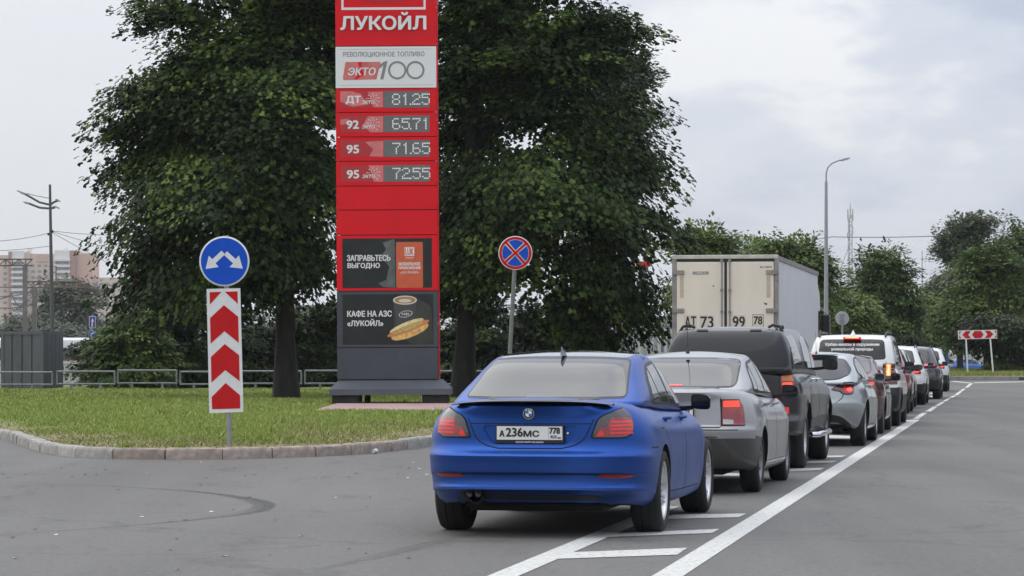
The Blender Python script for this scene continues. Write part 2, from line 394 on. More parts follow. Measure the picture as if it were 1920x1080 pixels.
def patch(skin, name, poly, proj, m, parent, off=.004, step=.04, depth=.006, sc=(1, 1), flip=False):
    """a panel cut to poly and laid on the body skin, with its own edge"""
    if isinstance(proj, str): proj = PROJ[proj]
    P2 = [Vector((p[0] / sc[0], p[1] / sc[1])) for p in poly]; n = len(P2)
    D = []
    for i in range(n):
        a, b = P2[i], P2[(i + 1) % n]; k = max(1, int((b - a).length / step))
        for j in range(k): D.append(a.lerp(b, j / k))
    n = len(D); E = [(i, (i + 1) % n) for i in range(n)]
    xs = [p.x for p in D]; ys = [p.y for p in D]; I = []
    px, py = np.meshgrid(np.arange(min(xs) + step / 2, max(xs), step), np.arange(min(ys) + step / 2, max(ys), step))
    px, py = px.ravel(), py.ravel()
    if len(px):
        ok = inside([(p.x, p.y) for p in D], px, py) & (dist2poly([(p.x, p.y) for p in D] + [(D[0].x, D[0].y)], px, py) > step * .3)
        I = [Vector((a, b)) for a, b in zip(px[ok], py[ok])]
    r = geometry.delaunay_2d_cdt(D + I, E, [], 1, 1e-5); V2, Fc = r[0], [tuple(f) for f in r[2]]
    V = []; Nn = []; eng = []
    for p in V2:
        o, d = proj(p.x * sc[0], p.y * sc[1]); c, nn = skin.hit(o, d)
        if nn.dot(d) > 0: nn = -nn
        V.append(c + nn * off); Nn.append(nn)
    a, b, c = (V[i] for i in Fc[0][:3])
    if (b - a).cross(c - a).dot(Nn[Fc[0][0]]) < 0: Fc = [f[::-1] for f in Fc]
    cnt = {}
    for f in Fc:
        for i in range(len(f)):
            e = (f[i], f[(i + 1) % len(f)]); k = tuple(sorted(e)); cnt.setdefault(k, []).append(e)
    nv = {}
    for k, e in cnt.items():
        if len(e) == 1:
            i, j = e[0]
            for q in (i, j):
                if q not in nv: nv[q] = len(V); V.append(V[q] - Nn[q] * (off + depth)); Nn.append(Nn[q])
            Fc.append((j, i, nv[i], nv[j]))
    d = me(name, V, Fc, m); d.polygons.foreach_set('use_smooth', [True] * len(d.polygons))
    d.normals_split_custom_set_from_vertices([tuple(x) for x in Nn])
    return ob(name, d, parent)
def ribbon(pts, w, closed=False):
    """2-D polyline -> thin polygon"""
    P = [Vector(p) for p in pts]; A = []; B = []
    for i, p in enumerate(P):
        d = (P[min(i + 1, len(P) - 1)] - P[max(i - 1, 0)]).normalized(); n = Vector((-d.y, d.x)) * w / 2; A.append(tuple(p + n)); B.append(tuple(p - n))
    return A + B[::-1]
def grow(poly, d):
    P = [Vector(p) for p in poly]; n = len(P); area = sum(P[i].x * P[(i + 1) % n].y - P[(i + 1) % n].x * P[i].y for i in range(n)); s = 1 if area > 0 else -1
    out = []
    for i in range(n):
        t = (P[(i + 1) % n] - P[i - 1])
        if t.length < 1e-9: out.append(tuple(P[i])); continue
        t.normalize(); out.append(tuple(P[i] + Vector((t.y, -t.x)) * d * s))
    return out
def mir(poly): return [(-a, b) for a, b in poly][::-1]
_WH = {}
def wheel_meshes(R, rr, w, spokes, rm, double=False):
    k = (R, rr, w, spokes, rm.name)
    if k in _WH: return _WH[k]
    t = MB(); h = w / 2
    t.lathe([(-h * .75, rr), (-h, rr + .02), (-h * 1.03, (rr + R) / 2), (-h * .93, R - .018), (-h * .75, R - .003), (-h * .3, R), (-h * .28, R - .006), (-h * .22, R - .006), (-h * .2, R), (h * .2, R), (h * .22, R - .006), (h * .28, R - .006), (h * .3, R), (h * .75, R - .003), (h * .93, R - .018), (h * 1.03, (rr + R) / 2), (h, rr + .02), (h * .75, rr)], 44)
    tm = t.mesh('tyre', RUBBER, 50)
    r = MB()
    r.lathe([(-h * .8, rr), (h * .80, rr), (h * .86, rr + .012), (h * .9, rr + .006), (h * .84, rr - .014), (h * .3, rr - .03), (-h * .7, rr - .03)], 44)
    r.lathe([(h * .12, rr - .01), (h * .1, .02), (h * .1, .0)], 30, k=1)
    r.lathe([(h * .2, .075), (h * .62, .07), (h * .68, .055), (h * .7, .035), (h * .7, 0)], 20)
    for i in range(spokes):
        for q in ((-.1, .1) if double else (0,)):
            a = 2 * math.pi * i / spokes + q; ca, sa = math.cos(a), math.sin(a); V = []
            for rad_, ww, x1 in ((.05, .026 if not double else .014, .66), (rr * .6, .02 if not double else .012, .60), (rr - .012, .028 if not double else .016, .78)):
                for (dx, dt) in ((x1 - .25, -ww), (x1, -ww * .6), (x1, ww * .6), (x1 - .25, ww)): V.append((h * dx, rad_ * ca - dt * sa, rad_ * sa + dt * ca))
            Fc = [(i_ * 4 + j, i_ * 4 + (j + 1) % 4, i_ * 4 + 4 + (j + 1) % 4, i_ * 4 + 4 + j) for i_ in range(2) for j in range(4)]
            r.add(V, Fc)
    for i in range(5):
        a = 2 * math.pi * i / 5 + .3; r.lathe([(h * .6, .009), (h * .72, .008), (h * .72, 0)], 6, c=(0, .052 * math.cos(a), .052 * math.sin(a)), k=1)
    rmsh = r.mesh('rim', [rm, DARKM], 30); _WH[k] = (tm, rmsh); return _WH[k]
def add_wheel(car, x, y, R, rr, w, spokes, rm, steer=0, double=False):
    tm, rm_ = wheel_meshes(R, rr, w, spokes, rm, double)
    o = ob('tyre', tm, None); o.name = 'wheel'
    link_p = o; o.parent = car; o.location = (x, y, R); o.rotation_euler = (random.random() * 6.28 if True else 0, 0, (math.pi if x < 0 else 0) + steer)
    ob('rim', rm_, o); return o
def mirror_part(car, x, y, z, m, sx=1, k=1.0):
    """door mirror: rounded housing, short arm, glass facing back"""
    V = []; Fc = []; n, r_ = 20, 9
    for i in range(r_ + 1):
        t = i / r_; yy = -.04 + .15 * t; s = (1 - max(0, (t - .15) / .85) ** 2.4) ** .5 if t > .15 else 1
        s = max(s, .05)
        for j in range(n):
            a = 2 * math.pi * j / n; ca, sa = math.cos(a), math.sin(a)
            V.append(((math.copysign(abs(ca) ** .55, ca) * .102 * s + .012 * (1 - t)) * k, yy * k, (math.copysign(abs(sa) ** .55, sa) * .078 * s - .012 * ca) * k))
    for i in range(r_):
        for j in range(n): Fc.append((i * n + j, i * n + (j + 1) % n, (i + 1) * n + (j + 1) % n, (i + 1) * n + j)) 
    Fc.append(tuple(range(n - 1, -1, -1))); Fc.append(tuple(r_ * n + j for j in range(n)))
    mb = MB().add([(a * sx, b, c) for a, b, c in V], Fc if sx > 0 else [f[::-1] for f in Fc])
    mb.prism([(-.21 * sx * k, -.085), (-.08 * sx * k, -.07), (-.06 * sx * k, -.03), (-.21 * sx * k, -.045)], -.01, .05)
    h = mb.build('door_mirror', m, car, 40, (x, y, z), (0, 0, rad(-8 * sx)))
    g = MB().prism([((a * 1.0) * sx * k + .015 * sx * k, b * k) for a, b in rrect(-.086, .086, -.062, .062, .045, 5)], -.0435 * k, -.041 * k)
    g.build('mirror_glass', MIRROR, h); return h
def plate(car, cx, y, z, texts, w=.52, hh=.112, tilt=0, mfr=TRIM, adv=None):
    """number plate: frame, white field and its characters; texts = [(string, x0, x1, z0, z1)] in plate units"""
    p = MB().box(-w / 2 - .012, w / 2 + .012, -.012, .004, -hh / 2 - (.026 if adv else .01), hh / 2 + .01, 0, .004)
    o = p.build('number_plate', mfr, car, False, (cx, y, z), (rad(tilt), 0, 0))
    f = MB().box(-w / 2, w / 2, -.016, -.0125, -hh / 2, hh / 2); f.build('plate_field', PLATEW, o)
    for t in texts:
        lettering(t[0], t[1], t[2], t[3], t[4], -.0175, PLATEK, o, t[5] if len(t) > 5 else .0035)
    if adv: lettering(adv, -.11, .11, -hh / 2 - .021, -hh / 2 - .009, -.0135, PLATEW, o, .0006)
    b = MB().box(w * .29, w * .293, -.0172, -.0165, -hh / 2, hh / 2); b.box(-w / 2, w / 2, -.0172, -.0165, hh / 2 - .003, hh / 2); b.box(-w / 2, w / 2, -.0172, -.0165, -hh / 2, -hh / 2 + .003)
    b.build('plate_border', PLATEK, o)
    return o
def make_car(name, label, sp, pos, rz):
    car = thing(name, label, sp.get('cat', 'car'), (*pos, 0), rz, 'cars queueing along the kerb side lane' if not sp.get('solo') else None)
    pm = sp['paint']; low, gh = body_shells(sp); sk = Skin([low, gh])
    # lower body with wheel openings cut out
    V, Fc = low; n = len(low[0])
    zcl = sp.get('clad', 0)
    mi = []; clf = sp.get('cladf')
    for f in Fc:
        zz = sum(V[i][2] for i in f) / len(f); mi.append(2 if len(f) > 50 else (1 if (zz < zcl or (clf and clf(sum(V[i][1] for i in f) / len(f), zz))) else 0))
    d = me('body', V, Fc, [pm, sp.get('cladmat', TRIM), DARKM], False, mi)
    outward(d); tmp = ob('body_tmp', d); cut = []
    for yy in (sp['yr'], sp['yf']):
        for s in (1, -1):
            R = sp['R'] + sp.get('archgap', .045); c = MB(); c.prism(circ(yy, sp['R'] + sp.get('archup', .01), R, 44), s * (sp['w'] - .06) - .3, s * (sp['w'] - .06) + .3, 0, 'yz')
            co = c.build('cut_tmp', DARKM); outward(co.data); cut.append(co)
    for c in cut:
        mo = tmp.modifiers.new('b', 'BOOLEAN'); mo.operation = 'DIFFERENCE'; mo.object = c; mo.solver = 'EXACT'; mo.material_mode = 'TRANSFER'
    for q in sp.get('cuts', ()):
        co = q(); outward(co.data); cut.append(co); mo = tmp.modifiers.new('b', 'BOOLEAN'); mo.operation = 'DIFFERENCE'; mo.object = co; mo.solver = 'EXACT'; mo.material_mode = 'TRANSFER'
    bpy.context.view_layer.update(); dg = bpy.context.evaluated_depsgraph_get()
    bd = bpy.data.meshes.new_from_object(tmp.evaluated_get(dg)); bd.name = 'body'
    for o in [tmp] + cut: bpy.data.objects.remove(o)
    bd.polygons.foreach_set('use_smooth', [True] * len(bd.polygons)); bd.set_sharp_from_angle(angle=rad(sp.get('sharp', 28)))
    ob('body', bd, car)
    gd = me('cabin', gh[0], gh[1], pm); gd.polygons.foreach_set('use_smooth', [True] * len(gd.polygons)); ob('cabin', gd, car)
    car['_'] = 0; del car['_']
    P = lambda nm, poly, pr, m_, off=.004, **k: patch(sk, nm, poly, pr, m_, car, off, **k)
    # windows: both sides, black surround under the panes
    if sp.get('dlo'):
        for s, pr in ((1, 'R'), (-1, 'L')): P('window_frame', rnd_poly(sp['dlo'], sp.get('dlo_r', .06)), pr, sp.get('dlo_mat', TRIM), .002)
    for w_ in sp.get('wins', ()):
        for s, pr in ((1, 'R'), (-1, 'L')): P('side_window', rnd_poly(w_, sp.get('win_r', .04)), pr, sp.get('glass', GLASS), .005)
    for pr, key, nm in (('B', 'rwin', 'rear_window'), ('F', 'fwin', 'windscreen')):
        if key in sp:
            pl = sp[key]; pl = pl + mir(pl) if pl[0][0] >= 0 else pl
            pl = rnd_poly(pl, sp.get('rwin_r', .06))
            P(nm + '_seal', grow(pl, .014), pr, TRIM, .0015); P(nm, pl, pr, sp.get('rglass', sp.get('glass', GLASS)), .004)
    for ln in sp.get('seams', ()):
        for s, pr in ((1, 'R'), (-1, 'L')): P('panel_gap', ribbon(ln, .010), pr, DARKM, .0012, step=.05, depth=.001)
    for pr, ln, w_ in sp.get('lines', ()):
        P('panel_gap', ribbon(ln, w_), pr, DARKM, .0012, step=.05, depth=.001)
    for (y, z) in sp.get('handles', ()):
        for s in (1, -1):
            c, nn = sk.hit(Vector((3 * s, y, z)), Vector((-s, 0, 0)))
            h = MB(); h.tube([(0, -.1, 0), (.028 * s, -.085, .002), (.042 * s, -.03, .003), (.042 * s, .04, .003), (.028 * s, .09, .002), (0, .1, 0)], [.012, .014, .015, .015, .014, .012], 8)
            h.build('door_handle', sp.get('handle_mat', pm), car, 60, c)
    ax, ay = sp.get('lamp_axis', (sp['w'] - .35, .5))
    for (nm, poly, m_, off, r) in sp.get('lamps', ()):
        for s in (1, -1):
            P(nm, rnd_poly([(a / 90, z) for a, z in poly], r), cornerproj(ax, ay, s), m_, off, step=.05)
    for (nm, poly, pr, m_, off, r, both) in sp.get('pats', ()):
        P(nm, rnd_poly(poly, r), pr, m_, off)
        if both: P(nm, rnd_poly(mir(poly) if pr in 'BTF' else poly, r), {'R': 'L'}.get(pr, pr), m_, off)
    tw = sp.get('tw', .23)
    for yy in (sp['yr'], sp['yf']):
        for s in (1, -1): add_wheel(car, s * (sp['w'] - sp.get('inset', .03) - tw / 2), yy, sp['R'], sp.get('rr', .23), tw, sp.get('spokes', 5), sp.get('rimmat', ALLOY), 0, sp.get('double', False))
    for s in (1, -1): 
        mx, my, mz = sp['mirror']; mirror_part(car, s * mx, my, mz, sp.get('mirmat', pm), s, sp.get('mirk', 1.0))
    if sp.get('under', True):
        u = MB(); u.box(-.55, .55, .35, sp['L'] - .5, .2, .34, 0, .03); u.tube([(-.62, .5 + sp['yr'] - .5, sp['R']), (.62, sp['yr'], sp['R'])], .05, 8); u.tube([(-.62, sp['yf'], sp['R']), (.62, sp['yf'], sp['R'])], .05, 8); u.build('chassis', DARKM, car)
    return car, sk, P
def place(sp, px, py, th, axle='yr'):
    """object origin so that the right tyre's outer foot stands at photo pixel px, py"""
    gx, gy = G(px, py); lx, ly = sp['w'] - .05, sp[axle]; c, s = math.cos(th), math.sin(th)
    return (gx - (lx * c + ly * s), gy - (-lx * s + ly * c)), -th
def antenna(car, x, y, z, h, lean=.35):
    a = MB(); a.lathe([(0, .022), (.02, .02), (.05, .008), (.06, .004)], 10, 'z', (x, y, z)); a.tube([(x, y, z + .05), (x, y - lean * h, z + h)], [.003, .0018], 6)
    a.build('roof_antenna', TRIM, car, 50)
# ---------------------------------------------------------------- ground, road, kerbs, markings
ASPH = mat('asphalt', (.105, .106, .11), .82, spec=.35)
t = ASPH.node_tree; p = t.nodes['Principled BSDF']; tcn = t.nodes.new('ShaderNodeTexCoord')
def tnoise(t, scale, detail, rough, src, stretch=None):
    n = t.nodes.new('ShaderNodeTexNoise'); n.inputs['Scale'].default_value = scale; n.inputs['Detail'].default_value = detail; n.inputs['Roughness'].default_value = rough
    if stretch: mp = t.nodes.new('ShaderNodeMapping'); mp.inputs['Scale'].default_value = stretch; mp.inputs['Rotation'].default_value = (0, 0, rad(10)); t.links.new(src, mp.inputs[0]); src = mp.outputs[0]
    t.links.new(src, n.inputs[0]); return n.outputs[0]
def tramp(t, f, stops):
    r = t.nodes.new('ShaderNodeValToRGB'); e = r.color_ramp.elements
    while len(e) < len(stops): e.new(.5)
    for k, (q, c) in enumerate(stops): e[k].position = q; e[k].color = (*c, 1)
    t.links.new(f, r.inputs[0]); return r.outputs[0]
def tmix(t, f, a, b, mode='MIX'):
    m = t.nodes.new('ShaderNodeMix'); m.data_type = 'RGBA'; m.blend_type = mode
    for i, v in ((0, f), (6, a), (7, b)):
        if isinstance(v, tuple): m.inputs[i].default_value = (*v, 1)
        elif isinstance(v, (int, float)): m.inputs[i].default_value = v
        else: t.links.new(v, m.inputs[i])
    return m.outputs[2]
O = tcn.outputs['Object']
base = tramp(t, tnoise(t, .35, 6, .6, O, (1, .25, 1)), [(.3, (.120, .116, .110)), (.7, (.143, .138, .131))])
grit = tramp(t, tnoise(t, 70, 3, .7, O), [(.3, (.72, .72, .72)), (.7, (1.25, 1.25, 1.25))])
spk = tramp(t, tnoise(t, 16, 4, .75, O), [(.32, (.74, .74, .74)), (.5, (1, 1, 1)), (.70, (1.18, 1.18, 1.17))])
stain = tramp(t, tnoise(t, 1.3, 5, .7, O, (1, .4, 1)), [(.28, (.70, .70, .71)), (.44, (1, 1, 1))])
vr = t.nodes.new('ShaderNodeTexVoronoi'); vr.feature = 'DISTANCE_TO_EDGE'; vr.inputs['Scale'].default_value = .22
dst = t.nodes.new('ShaderNodeMix'); dst.data_type = 'RGBA'; dst.blend_type = 'LINEAR_LIGHT'; dst.inputs[0].default_value = .35; t.links.new(O, dst.inputs[6])
nz = t.nodes.new('ShaderNodeTexNoise'); nz.inputs['Scale'].default_value = 1.4; nz.inputs['Detail'].default_value = 6; t.links.new(O, nz.inputs[0]); t.links.new(nz.outputs[1], dst.inputs[7]); t.links.new(dst.outputs[2], vr.inputs[0])
crack = tramp(t, vr.outputs[0], [(0, (.80, .80, .80)), (.004, (.86, .86, .86)), (.010, (1, 1, 1))])
lane = tramp(t, tnoise(t, .55, 4, .6, O, (1, .06, 1)), [(.36, (.88, .88, .885)), (.60, (1.07, 1.07, 1.06))])
base = tmix(t, 1.0, base, crack, 'MULTIPLY'); base = tmix(t, 1.0, base, lane, 'MULTIPLY')
c = tmix(t, 1.0, base, grit, 'MULTIPLY'); c = tmix(t, 1.0, c, spk, 'MULTIPLY'); c = tmix(t, 1.0, c, stain, 'MULTIPLY'); t.links.new(c, p.inputs['Base Color'])
b = t.nodes.new('ShaderNodeBump'); b.inputs['Strength'].default_value = .35; b.inputs['Distance'].default_value = .006; t.links.new(tnoise(t, 90, 3, .6, O), b.inputs['Height']); t.links.new(b.outputs[0], p.inputs['Normal'])
EARTH = mat('far_ground', (.05, .06, .03), .9, col2=(.09, .085, .06), scale=.05)
xs = np.linspace(-2500, 2500, 41); ys = np.array([-200, -20, 60, 160, 200, 240, 280, 340, 600, 1200, 2600, 5000.])
V = [(x, y, -.02 if y <= 165 else -.02 - .9 * min(1, (y - 165) / 90)) for y in ys for x in xs]; nx = len(xs)
tag(ob('ground', me('ground', V, [(j * nx + i, j * nx + i + 1, (j + 1) * nx + i + 1, (j + 1) * nx + i) for j in range(len(ys) - 1) for i in range(nx - 1)], EARTH)), kind='structure')
tag(ob('road', me('road', [(-90, -30, 0), (90, -30, 0), (90, 150, 0), (-90, 150, 0)], [(0, 1, 2, 3)], ASPH)), kind='structure')
kp = [G(0, 817), G(55, 843), G(116, 857), G(195, 860.5), G(306, 862), G(420, 861.5), G(577, 857), G(687, 852), G(817, 836.5)]
KERB = [(-60, 118), (-34, 86), (-19, 66)] + kp + [(-.1, 50.5), (1.1, 60), (2.6, 73), (5.4, 95), (9.5, 120), (12.5, 138)]
def resample(P, step):
    P = [Vector(p) for p in P]; out = [P[0]]; acc = 0
    # smooth first
    for _ in range(2):
        Q = [P[0]]
        for a, b in zip(P[:-1], P[1:]): Q += [a.lerp(b, .25), a.lerp(b, .75)]
        P = Q + [P[-1]]
    out = [P[0]]; need = step
    for a, b in zip(P[:-1], P[1:]):
        L = (b - a).length; t = 0
        while L - t >= need: t += need; out.append(a.lerp(b, t / L)); need = step
        need -= (L - t)
    return out
KS = resample(KERB, .25)
KPOLY = [tuple(p) for p in KS] + [(12.5, 150), (-80, 150), (-80, 118)]
GRANITE = mat('kerb_granite', (.31, .255, .22), .85, var=.28, scale=9, rnd=.22, bump=.6, bscale=45)
GRANITE2 = mat('kerb_granite_grey', (.31, .295, .275), .85, var=.22, scale=9, rnd=.15, bump=.6, bscale=45)
kb = MB(); n = len(KS)
for q in range(n - 1):
    a, b_ = KS[q], KS[q + 1]; d = (b_ - a).normalized(); nn = Vector((-d.y, d.x))
    if q == 0: kb.v += [(*(a + nn * .10), 0), (*(a + nn * .10), .11), (*(a + nn * .2), .11)]
    kb.v += [(*(b_ + nn * .10), 0), (*(b_ + nn * .10), .11), (*(b_ + nn * .2), .11)]
    i = q * 3; kb.f += [(i, i + 3, i + 4, i + 1), (i + 1, i + 4, i + 5, i + 2)]; kb.mi += [0, 0]
kerb = tag(kb.build('kerb', mat('kerb_mortar', (.05, .045, .04), .9)), kind='structure')
sv = []
for v_ in range(4):
    mb = MB(); l = .77; r_ = random.Random(v_); m_ = 6; V = []
    for i in range(m_ + 1):
        x = .008 + (l - .016) * i / m_; j = lambda k=.006: r_.uniform(-k, k)
        e = .01 if i in (0, m_) else 0
        V += [(x, 0 + j(), -.02), (x, 0 + j(), .10), (x, .006 + e + j(.004), .133 + j(.004)), (x, .028 + j(.004), .152 - e + j(.004)), (x, .165, .154 - e + j(.003)), (x, .175, .05)]
    mb.add(V, [(i * 6 + k, i * 6 + k + 1, i * 6 + 7 + k, i * 6 + 6 + k) for i in range(m_) for k in range(5)] + [tuple(range(6)), tuple(m_ * 6 + k for k in range(5, -1, -1))])
    mb.f = [f[::-1] for f in mb.f]
    sv.append((mb.mesh('kerb_stone', GRANITE, 40), mb.mesh('kerb_stone', GRANITE2, 40)))
K2 = resample(KERB, .78)
for a, b_ in zip(K2[:-1], K2[1:]):
    red = -5.6 < a.x < -1.7 and a.y < 45
    o = ob('kerb_stone', sv[random.randrange(4)][0 if red else 1], kerb, (a.x, a.y, random.uniform(-.006, .004)), (random.uniform(-.02, .02), random.uniform(-.006, .006), math.atan2(b_.y - a.y, b_.x - a.x) + random.uniform(-.012, .012)))
# grass island, slightly mounded
GRASSB = mat('grass_ground', (.12, .145, .035), .95, col2=(.19, .22, .06), scale=1.2, bump=.8, bscale=14)
t = GRASSB.node_tree; p = t.nodes['Principled BSDF']
def height(x, y):
    d = dist2poly(KERB, x, y); return .135 + .11 * (1 - np.exp(-np.maximum(d - .15, 0) / 3.0)) * (1.12 * np.exp(-np.maximum(y - 41, 0) / 14) - .12) + .02 * np.sin(x * 1.3 + y * .7)* (1 - np.exp(-d / 2))
inner = []
for a, b_ in zip(KS[:-1], KS[1:]):
    d = (b_ - a).normalized(); inner.append(a + Vector((-d.y, d.x)) * .16)
GP = [(p_.x, p_.y) for p_ in inner[::3]] + [(9.0, 139), (-30, 139), (-60, 139), (-60, 119)]
gx, gy = np.meshgrid(np.arange(-60, 14, 1.3), np.arange(38, 139, 1.3)); gx, gy = gx.ravel(), gy.ravel()
dens = (gy < 80); ok = inside(GP, gx, gy) & (dist2poly(GP + [GP[0]], gx, gy) > .5)
pts = [Vector(q) for q in GP] + [Vector(q) for q in zip(gx[ok], gy[ok])]
r = geometry.delaunay_2d_cdt(pts, [(i, (i + 1) % len(GP)) for i in range(len(GP))], [], 1, 1e-4)
px_, py_ = np.array([q.x for q in r[0]]), np.array([q.y for q in r[0]]); hz_ = height(px_, py_)
lawn = tag(ob('lawn', me('lawn', list(zip(px_, py_, hz_)), [tuple(f) for f in r[2]], GRASSB, True)), kind='structure')
# mown grass blades; worn and straw-coloured beside the kerb
n = 270000; u = RNG.random(n); y = 1 / (1 / 38.3 + (1 / 100 - 1 / 38.3) * u); x = (RNG.random(n) * 1.22 - 1.12) * y * .22
ok = inside(GP, x, y); x, y = x[ok], y[ok]; d = dist2poly(KERB, x, y)
patch_ = np.array([noise.noise(Vector((a * .9, b * .35, 0))) for a, b in zip(x[::1], y[::1])]) if len(x) < 400000 else 0
thin = np.clip((d - .1) / 2.2 + patch_ * .9, .22, 1); ok = RNG.random(len(x)) < thin; x, y, d, patch_ = x[ok], y[ok], d[ok], patch_[ok]
padm = (x > -4.3) & (x < -1.3) & (y > 62.6) & (y < 72.4); x, y, d, patch_ = x[~padm], y[~padm], d[~padm], patch_[~padm]
tc_ = RNG.integers(0, len(x), 90); tk = np.repeat(tc_, 34); tx_ = x[tk] + RNG.normal(0, .07, len(tk)); ty_ = y[tk] + RNG.normal(0, .09, len(tk)); keep_ = dist2poly(KERB, tx_, ty_) > .25
nb_ = len(x); x = np.r_[x, tx_[keep_]]; y = np.r_[y, ty_[keep_]]; d = np.r_[d, d[tk][keep_] + 1.5]; patch_ = np.r_[patch_, patch_[tk][keep_] + .25]
h = (.022 + .04 * RNG.random(len(x))) * np.where(np.arange(len(x)) < nb_, 1, 2.1) * np.clip(.5 + d / 2.5 + patch_ * .5, .45, 1.3); a = RNG.random(len(x)) * 6.283; w = .009 + .010 * RNG.random(len(x)) ; w *= np.clip(y / 50, 1, 1.8)
z = height(x, y) - .005; lx, ly = RNG.normal(0, .4, len(x)) * h, RNG.normal(0, .4, len(x)) * h
V = np.empty((len(x), 3, 3)); V[:, 0] = np.c_[x - w * np.cos(a), y - w * np.sin(a), z]; V[:, 1] = np.c_[x + w * np.cos(a), y + w * np.sin(a), z]; V[:, 2] = np.c_[x + lx, y + ly, z + h]
dry = np.clip(.95 - d / (1.0 + 1.9 * np.exp(-((x + 3.5) / 2.5) ** 2)) - patch_ * 1.2 + RNG.normal(0, .25, len(x)), 0, 1)
BL = mat('grass_blade', (.1, .15, .03), .7, spec=.25); t = BL.node_tree; p = t.nodes['Principled BSDF']
at = t.nodes.new('ShaderNodeAttribute'); at.attribute_name = 'dry'; gi = t.nodes.new('ShaderNodeNewGeometry')
g1 = tramp(t, gi.outputs['Random Per Island'], [(0, (.17, .225, .045)), (.5, (.235, .295, .065)), (1, (.32, .375, .105))])
g2 = tramp(t, gi.outputs['Random Per Island'], [(0, (.17, .13, .07)), (.6, (.32, .26, .14)), (1, (.42, .35, .21))])
t.links.new(tmix(t, at.outputs['Fac'], g1, g2), p.inputs['Base Color'])
gm = bigmesh('grass', V.reshape(-1, 3), np.arange(len(x) * 3).reshape(-1, 3), BL)
at_ = gm.attributes.new('dry', 'FLOAT', 'POINT'); at_.data.foreach_set('value', np.repeat(dry, 3).astype(np.float32))
tag(ob('grass', gm), kind='stuff')
gn = GRASSB.node_tree; gp = gn.nodes['Principled BSDF']; a2 = gn.nodes.new('ShaderNodeAttribute'); a2.attribute_name = 'dry'
src = gp.inputs['Base Color'].links[0].from_socket; tcg = gn.nodes.new('ShaderNodeTexCoord')
gn.links.new(tmix(gn, a2.outputs['Fac'], src, tramp(gn, tnoise(gn, 6, 5, .7, tcg.outputs['Object']), [(.3, (.12, .095, .06)), (.7, (.28, .22, .13))])), gp.inputs['Base Color'])
al = lawn.data.attributes.new('dry', 'FLOAT', 'POINT'); al.data.foreach_set('value', np.clip(1.0 - dist2poly(KERB, px_, py_) / 1.5, 0, 1).astype(np.float32))
# painted markings
PAINT = mat('road_paint', (.62, .62, .60), .6, var=.12, scale=3, spec=.4)
t = PAINT.node_tree; p = t.nodes['Principled BSDF']; tcn = t.nodes.new('ShaderNodeTexCoord')
wn = tramp(t, tnoise(t, 22, 6, .75, tcn.outputs['Object']), [(.36, (.28, .28, .27)), (.44, (.80, .80, .79)), (.6, (1, 1, 1))]); t.links.new(tmix(t, 1, wn, (.60, .60, .575), 'MULTIPLY'), p.inputs['Base Color'])
def mark(name, pix, z=.004):
    P_ = [G(*q) for q in pix]; a = sum(P_[i][0] * P_[(i + 1) % len(P_)][1] - P_[(i + 1) % len(P_)][0] * P_[i][1] for i in range(len(P_)))
    if a < 0: P_ = P_[::-1]
    tag(ob(name, me(name, [(x, y, z) for x, y in P_], [tuple(range(len(P_)))], PAINT)), kind='structure')
def strip(name, ctr, w, z=.004):
    c_ = resample(ctr, .6) if len(ctr) > 2 else [Vector(c) for c in ctr]; V = []
    for i, q in enumerate(c_):
        d = (c_[min(i + 1, len(c_) - 1)] - c_[max(i - 1, 0)]).normalized(); nn = Vector((-d.y, d.x)) * w / 2
        V += [(q.x - nn.x, q.y - nn.y, z), (q.x + nn.x, q.y + nn.y, z)]
    tag(ob(name, me(name, V, [(2 * i, 2 * i + 2, 2 * i + 3, 2 * i + 1) for i in range(len(c_) - 1)], PAINT)), kind='structure')
a_, b_ = Vector(G(1253, 1080)), Vector(G(1716, 787)); strip('road_marking_line', [a_ - (b_ - a_) * .25, b_], .2)
a_, b_ = Vector(G(945, 1080)), Vector(G(1182, 980)); strip('road_marking_line', [a_ - (b_ - a_) * .8, b_, b_ + (b_ - a_) * .5], .2)
for q in ([(1040, 1049), (1270, 1041), (1289, 1028), (1057, 1037)], [(1134, 1008), (1336, 1000), (1349, 992.5), (1150, 1001)], [(1240, 974), (1385, 970.5), (1400, 963.5), (1262, 966)],
          [(1478, 884), (1536, 882), (1546, 878), (1482, 878.5)], [(1512, 869), (1560, 867.5), (1570, 864.5), (1514, 865)], [(1545, 858.5), (1578, 857.5), (1586, 854.5), (1547, 855)],
          [(1340, 892), (1393, 893.5), (1388, 888), (1342, 888)], [(1545, 822), (1599, 823), (1596, 818), (1545, 815)], [(1690, 791), (1712, 790), (1716, 787.5), (1690, 788)],
          [(1744, 738.5), (1752, 738.5), (1752, 736.5), (1744, 736.5)], [(1744, 745), (1752, 745), (1752, 743), (1744, 743)], [(1717, 750), (1725, 750), (1725, 748.5), (1717, 748.5)], [(1717, 755), (1725, 755), (1725, 753.5), (1717, 753.5)]):
    mark('road_marking_hatch', q, .0045)
for q in ([(1711, 786), (1722, 786), (1739, 774), (1729, 774)], [(1734, 772), (1745, 772), (1758, 762.5), (1750, 762.5)], [(1752.5, 761), (1761, 761), (1772, 754), (1765, 754)], [(1767, 752.5), (1774, 752.5), (1783, 747), (1778, 747)],
          [(1779, 746), (1786, 746), (1793, 742), (1787, 742)], [(1789, 741), (1796, 741), (1811, 729), (1805, 729)], [(1809, 727), (1815, 727), (1824.5, 719), (1818, 719)]): mark('road_marking_dash', q)
mark('road_marking_edge', [(1780, 715.2), (1816, 718.5), (1824, 718), (1790, 714.6)]); mark('road_marking_edge', [(1826, 718.3), (1925, 716.4), (1925, 715.4), (1826, 717)])
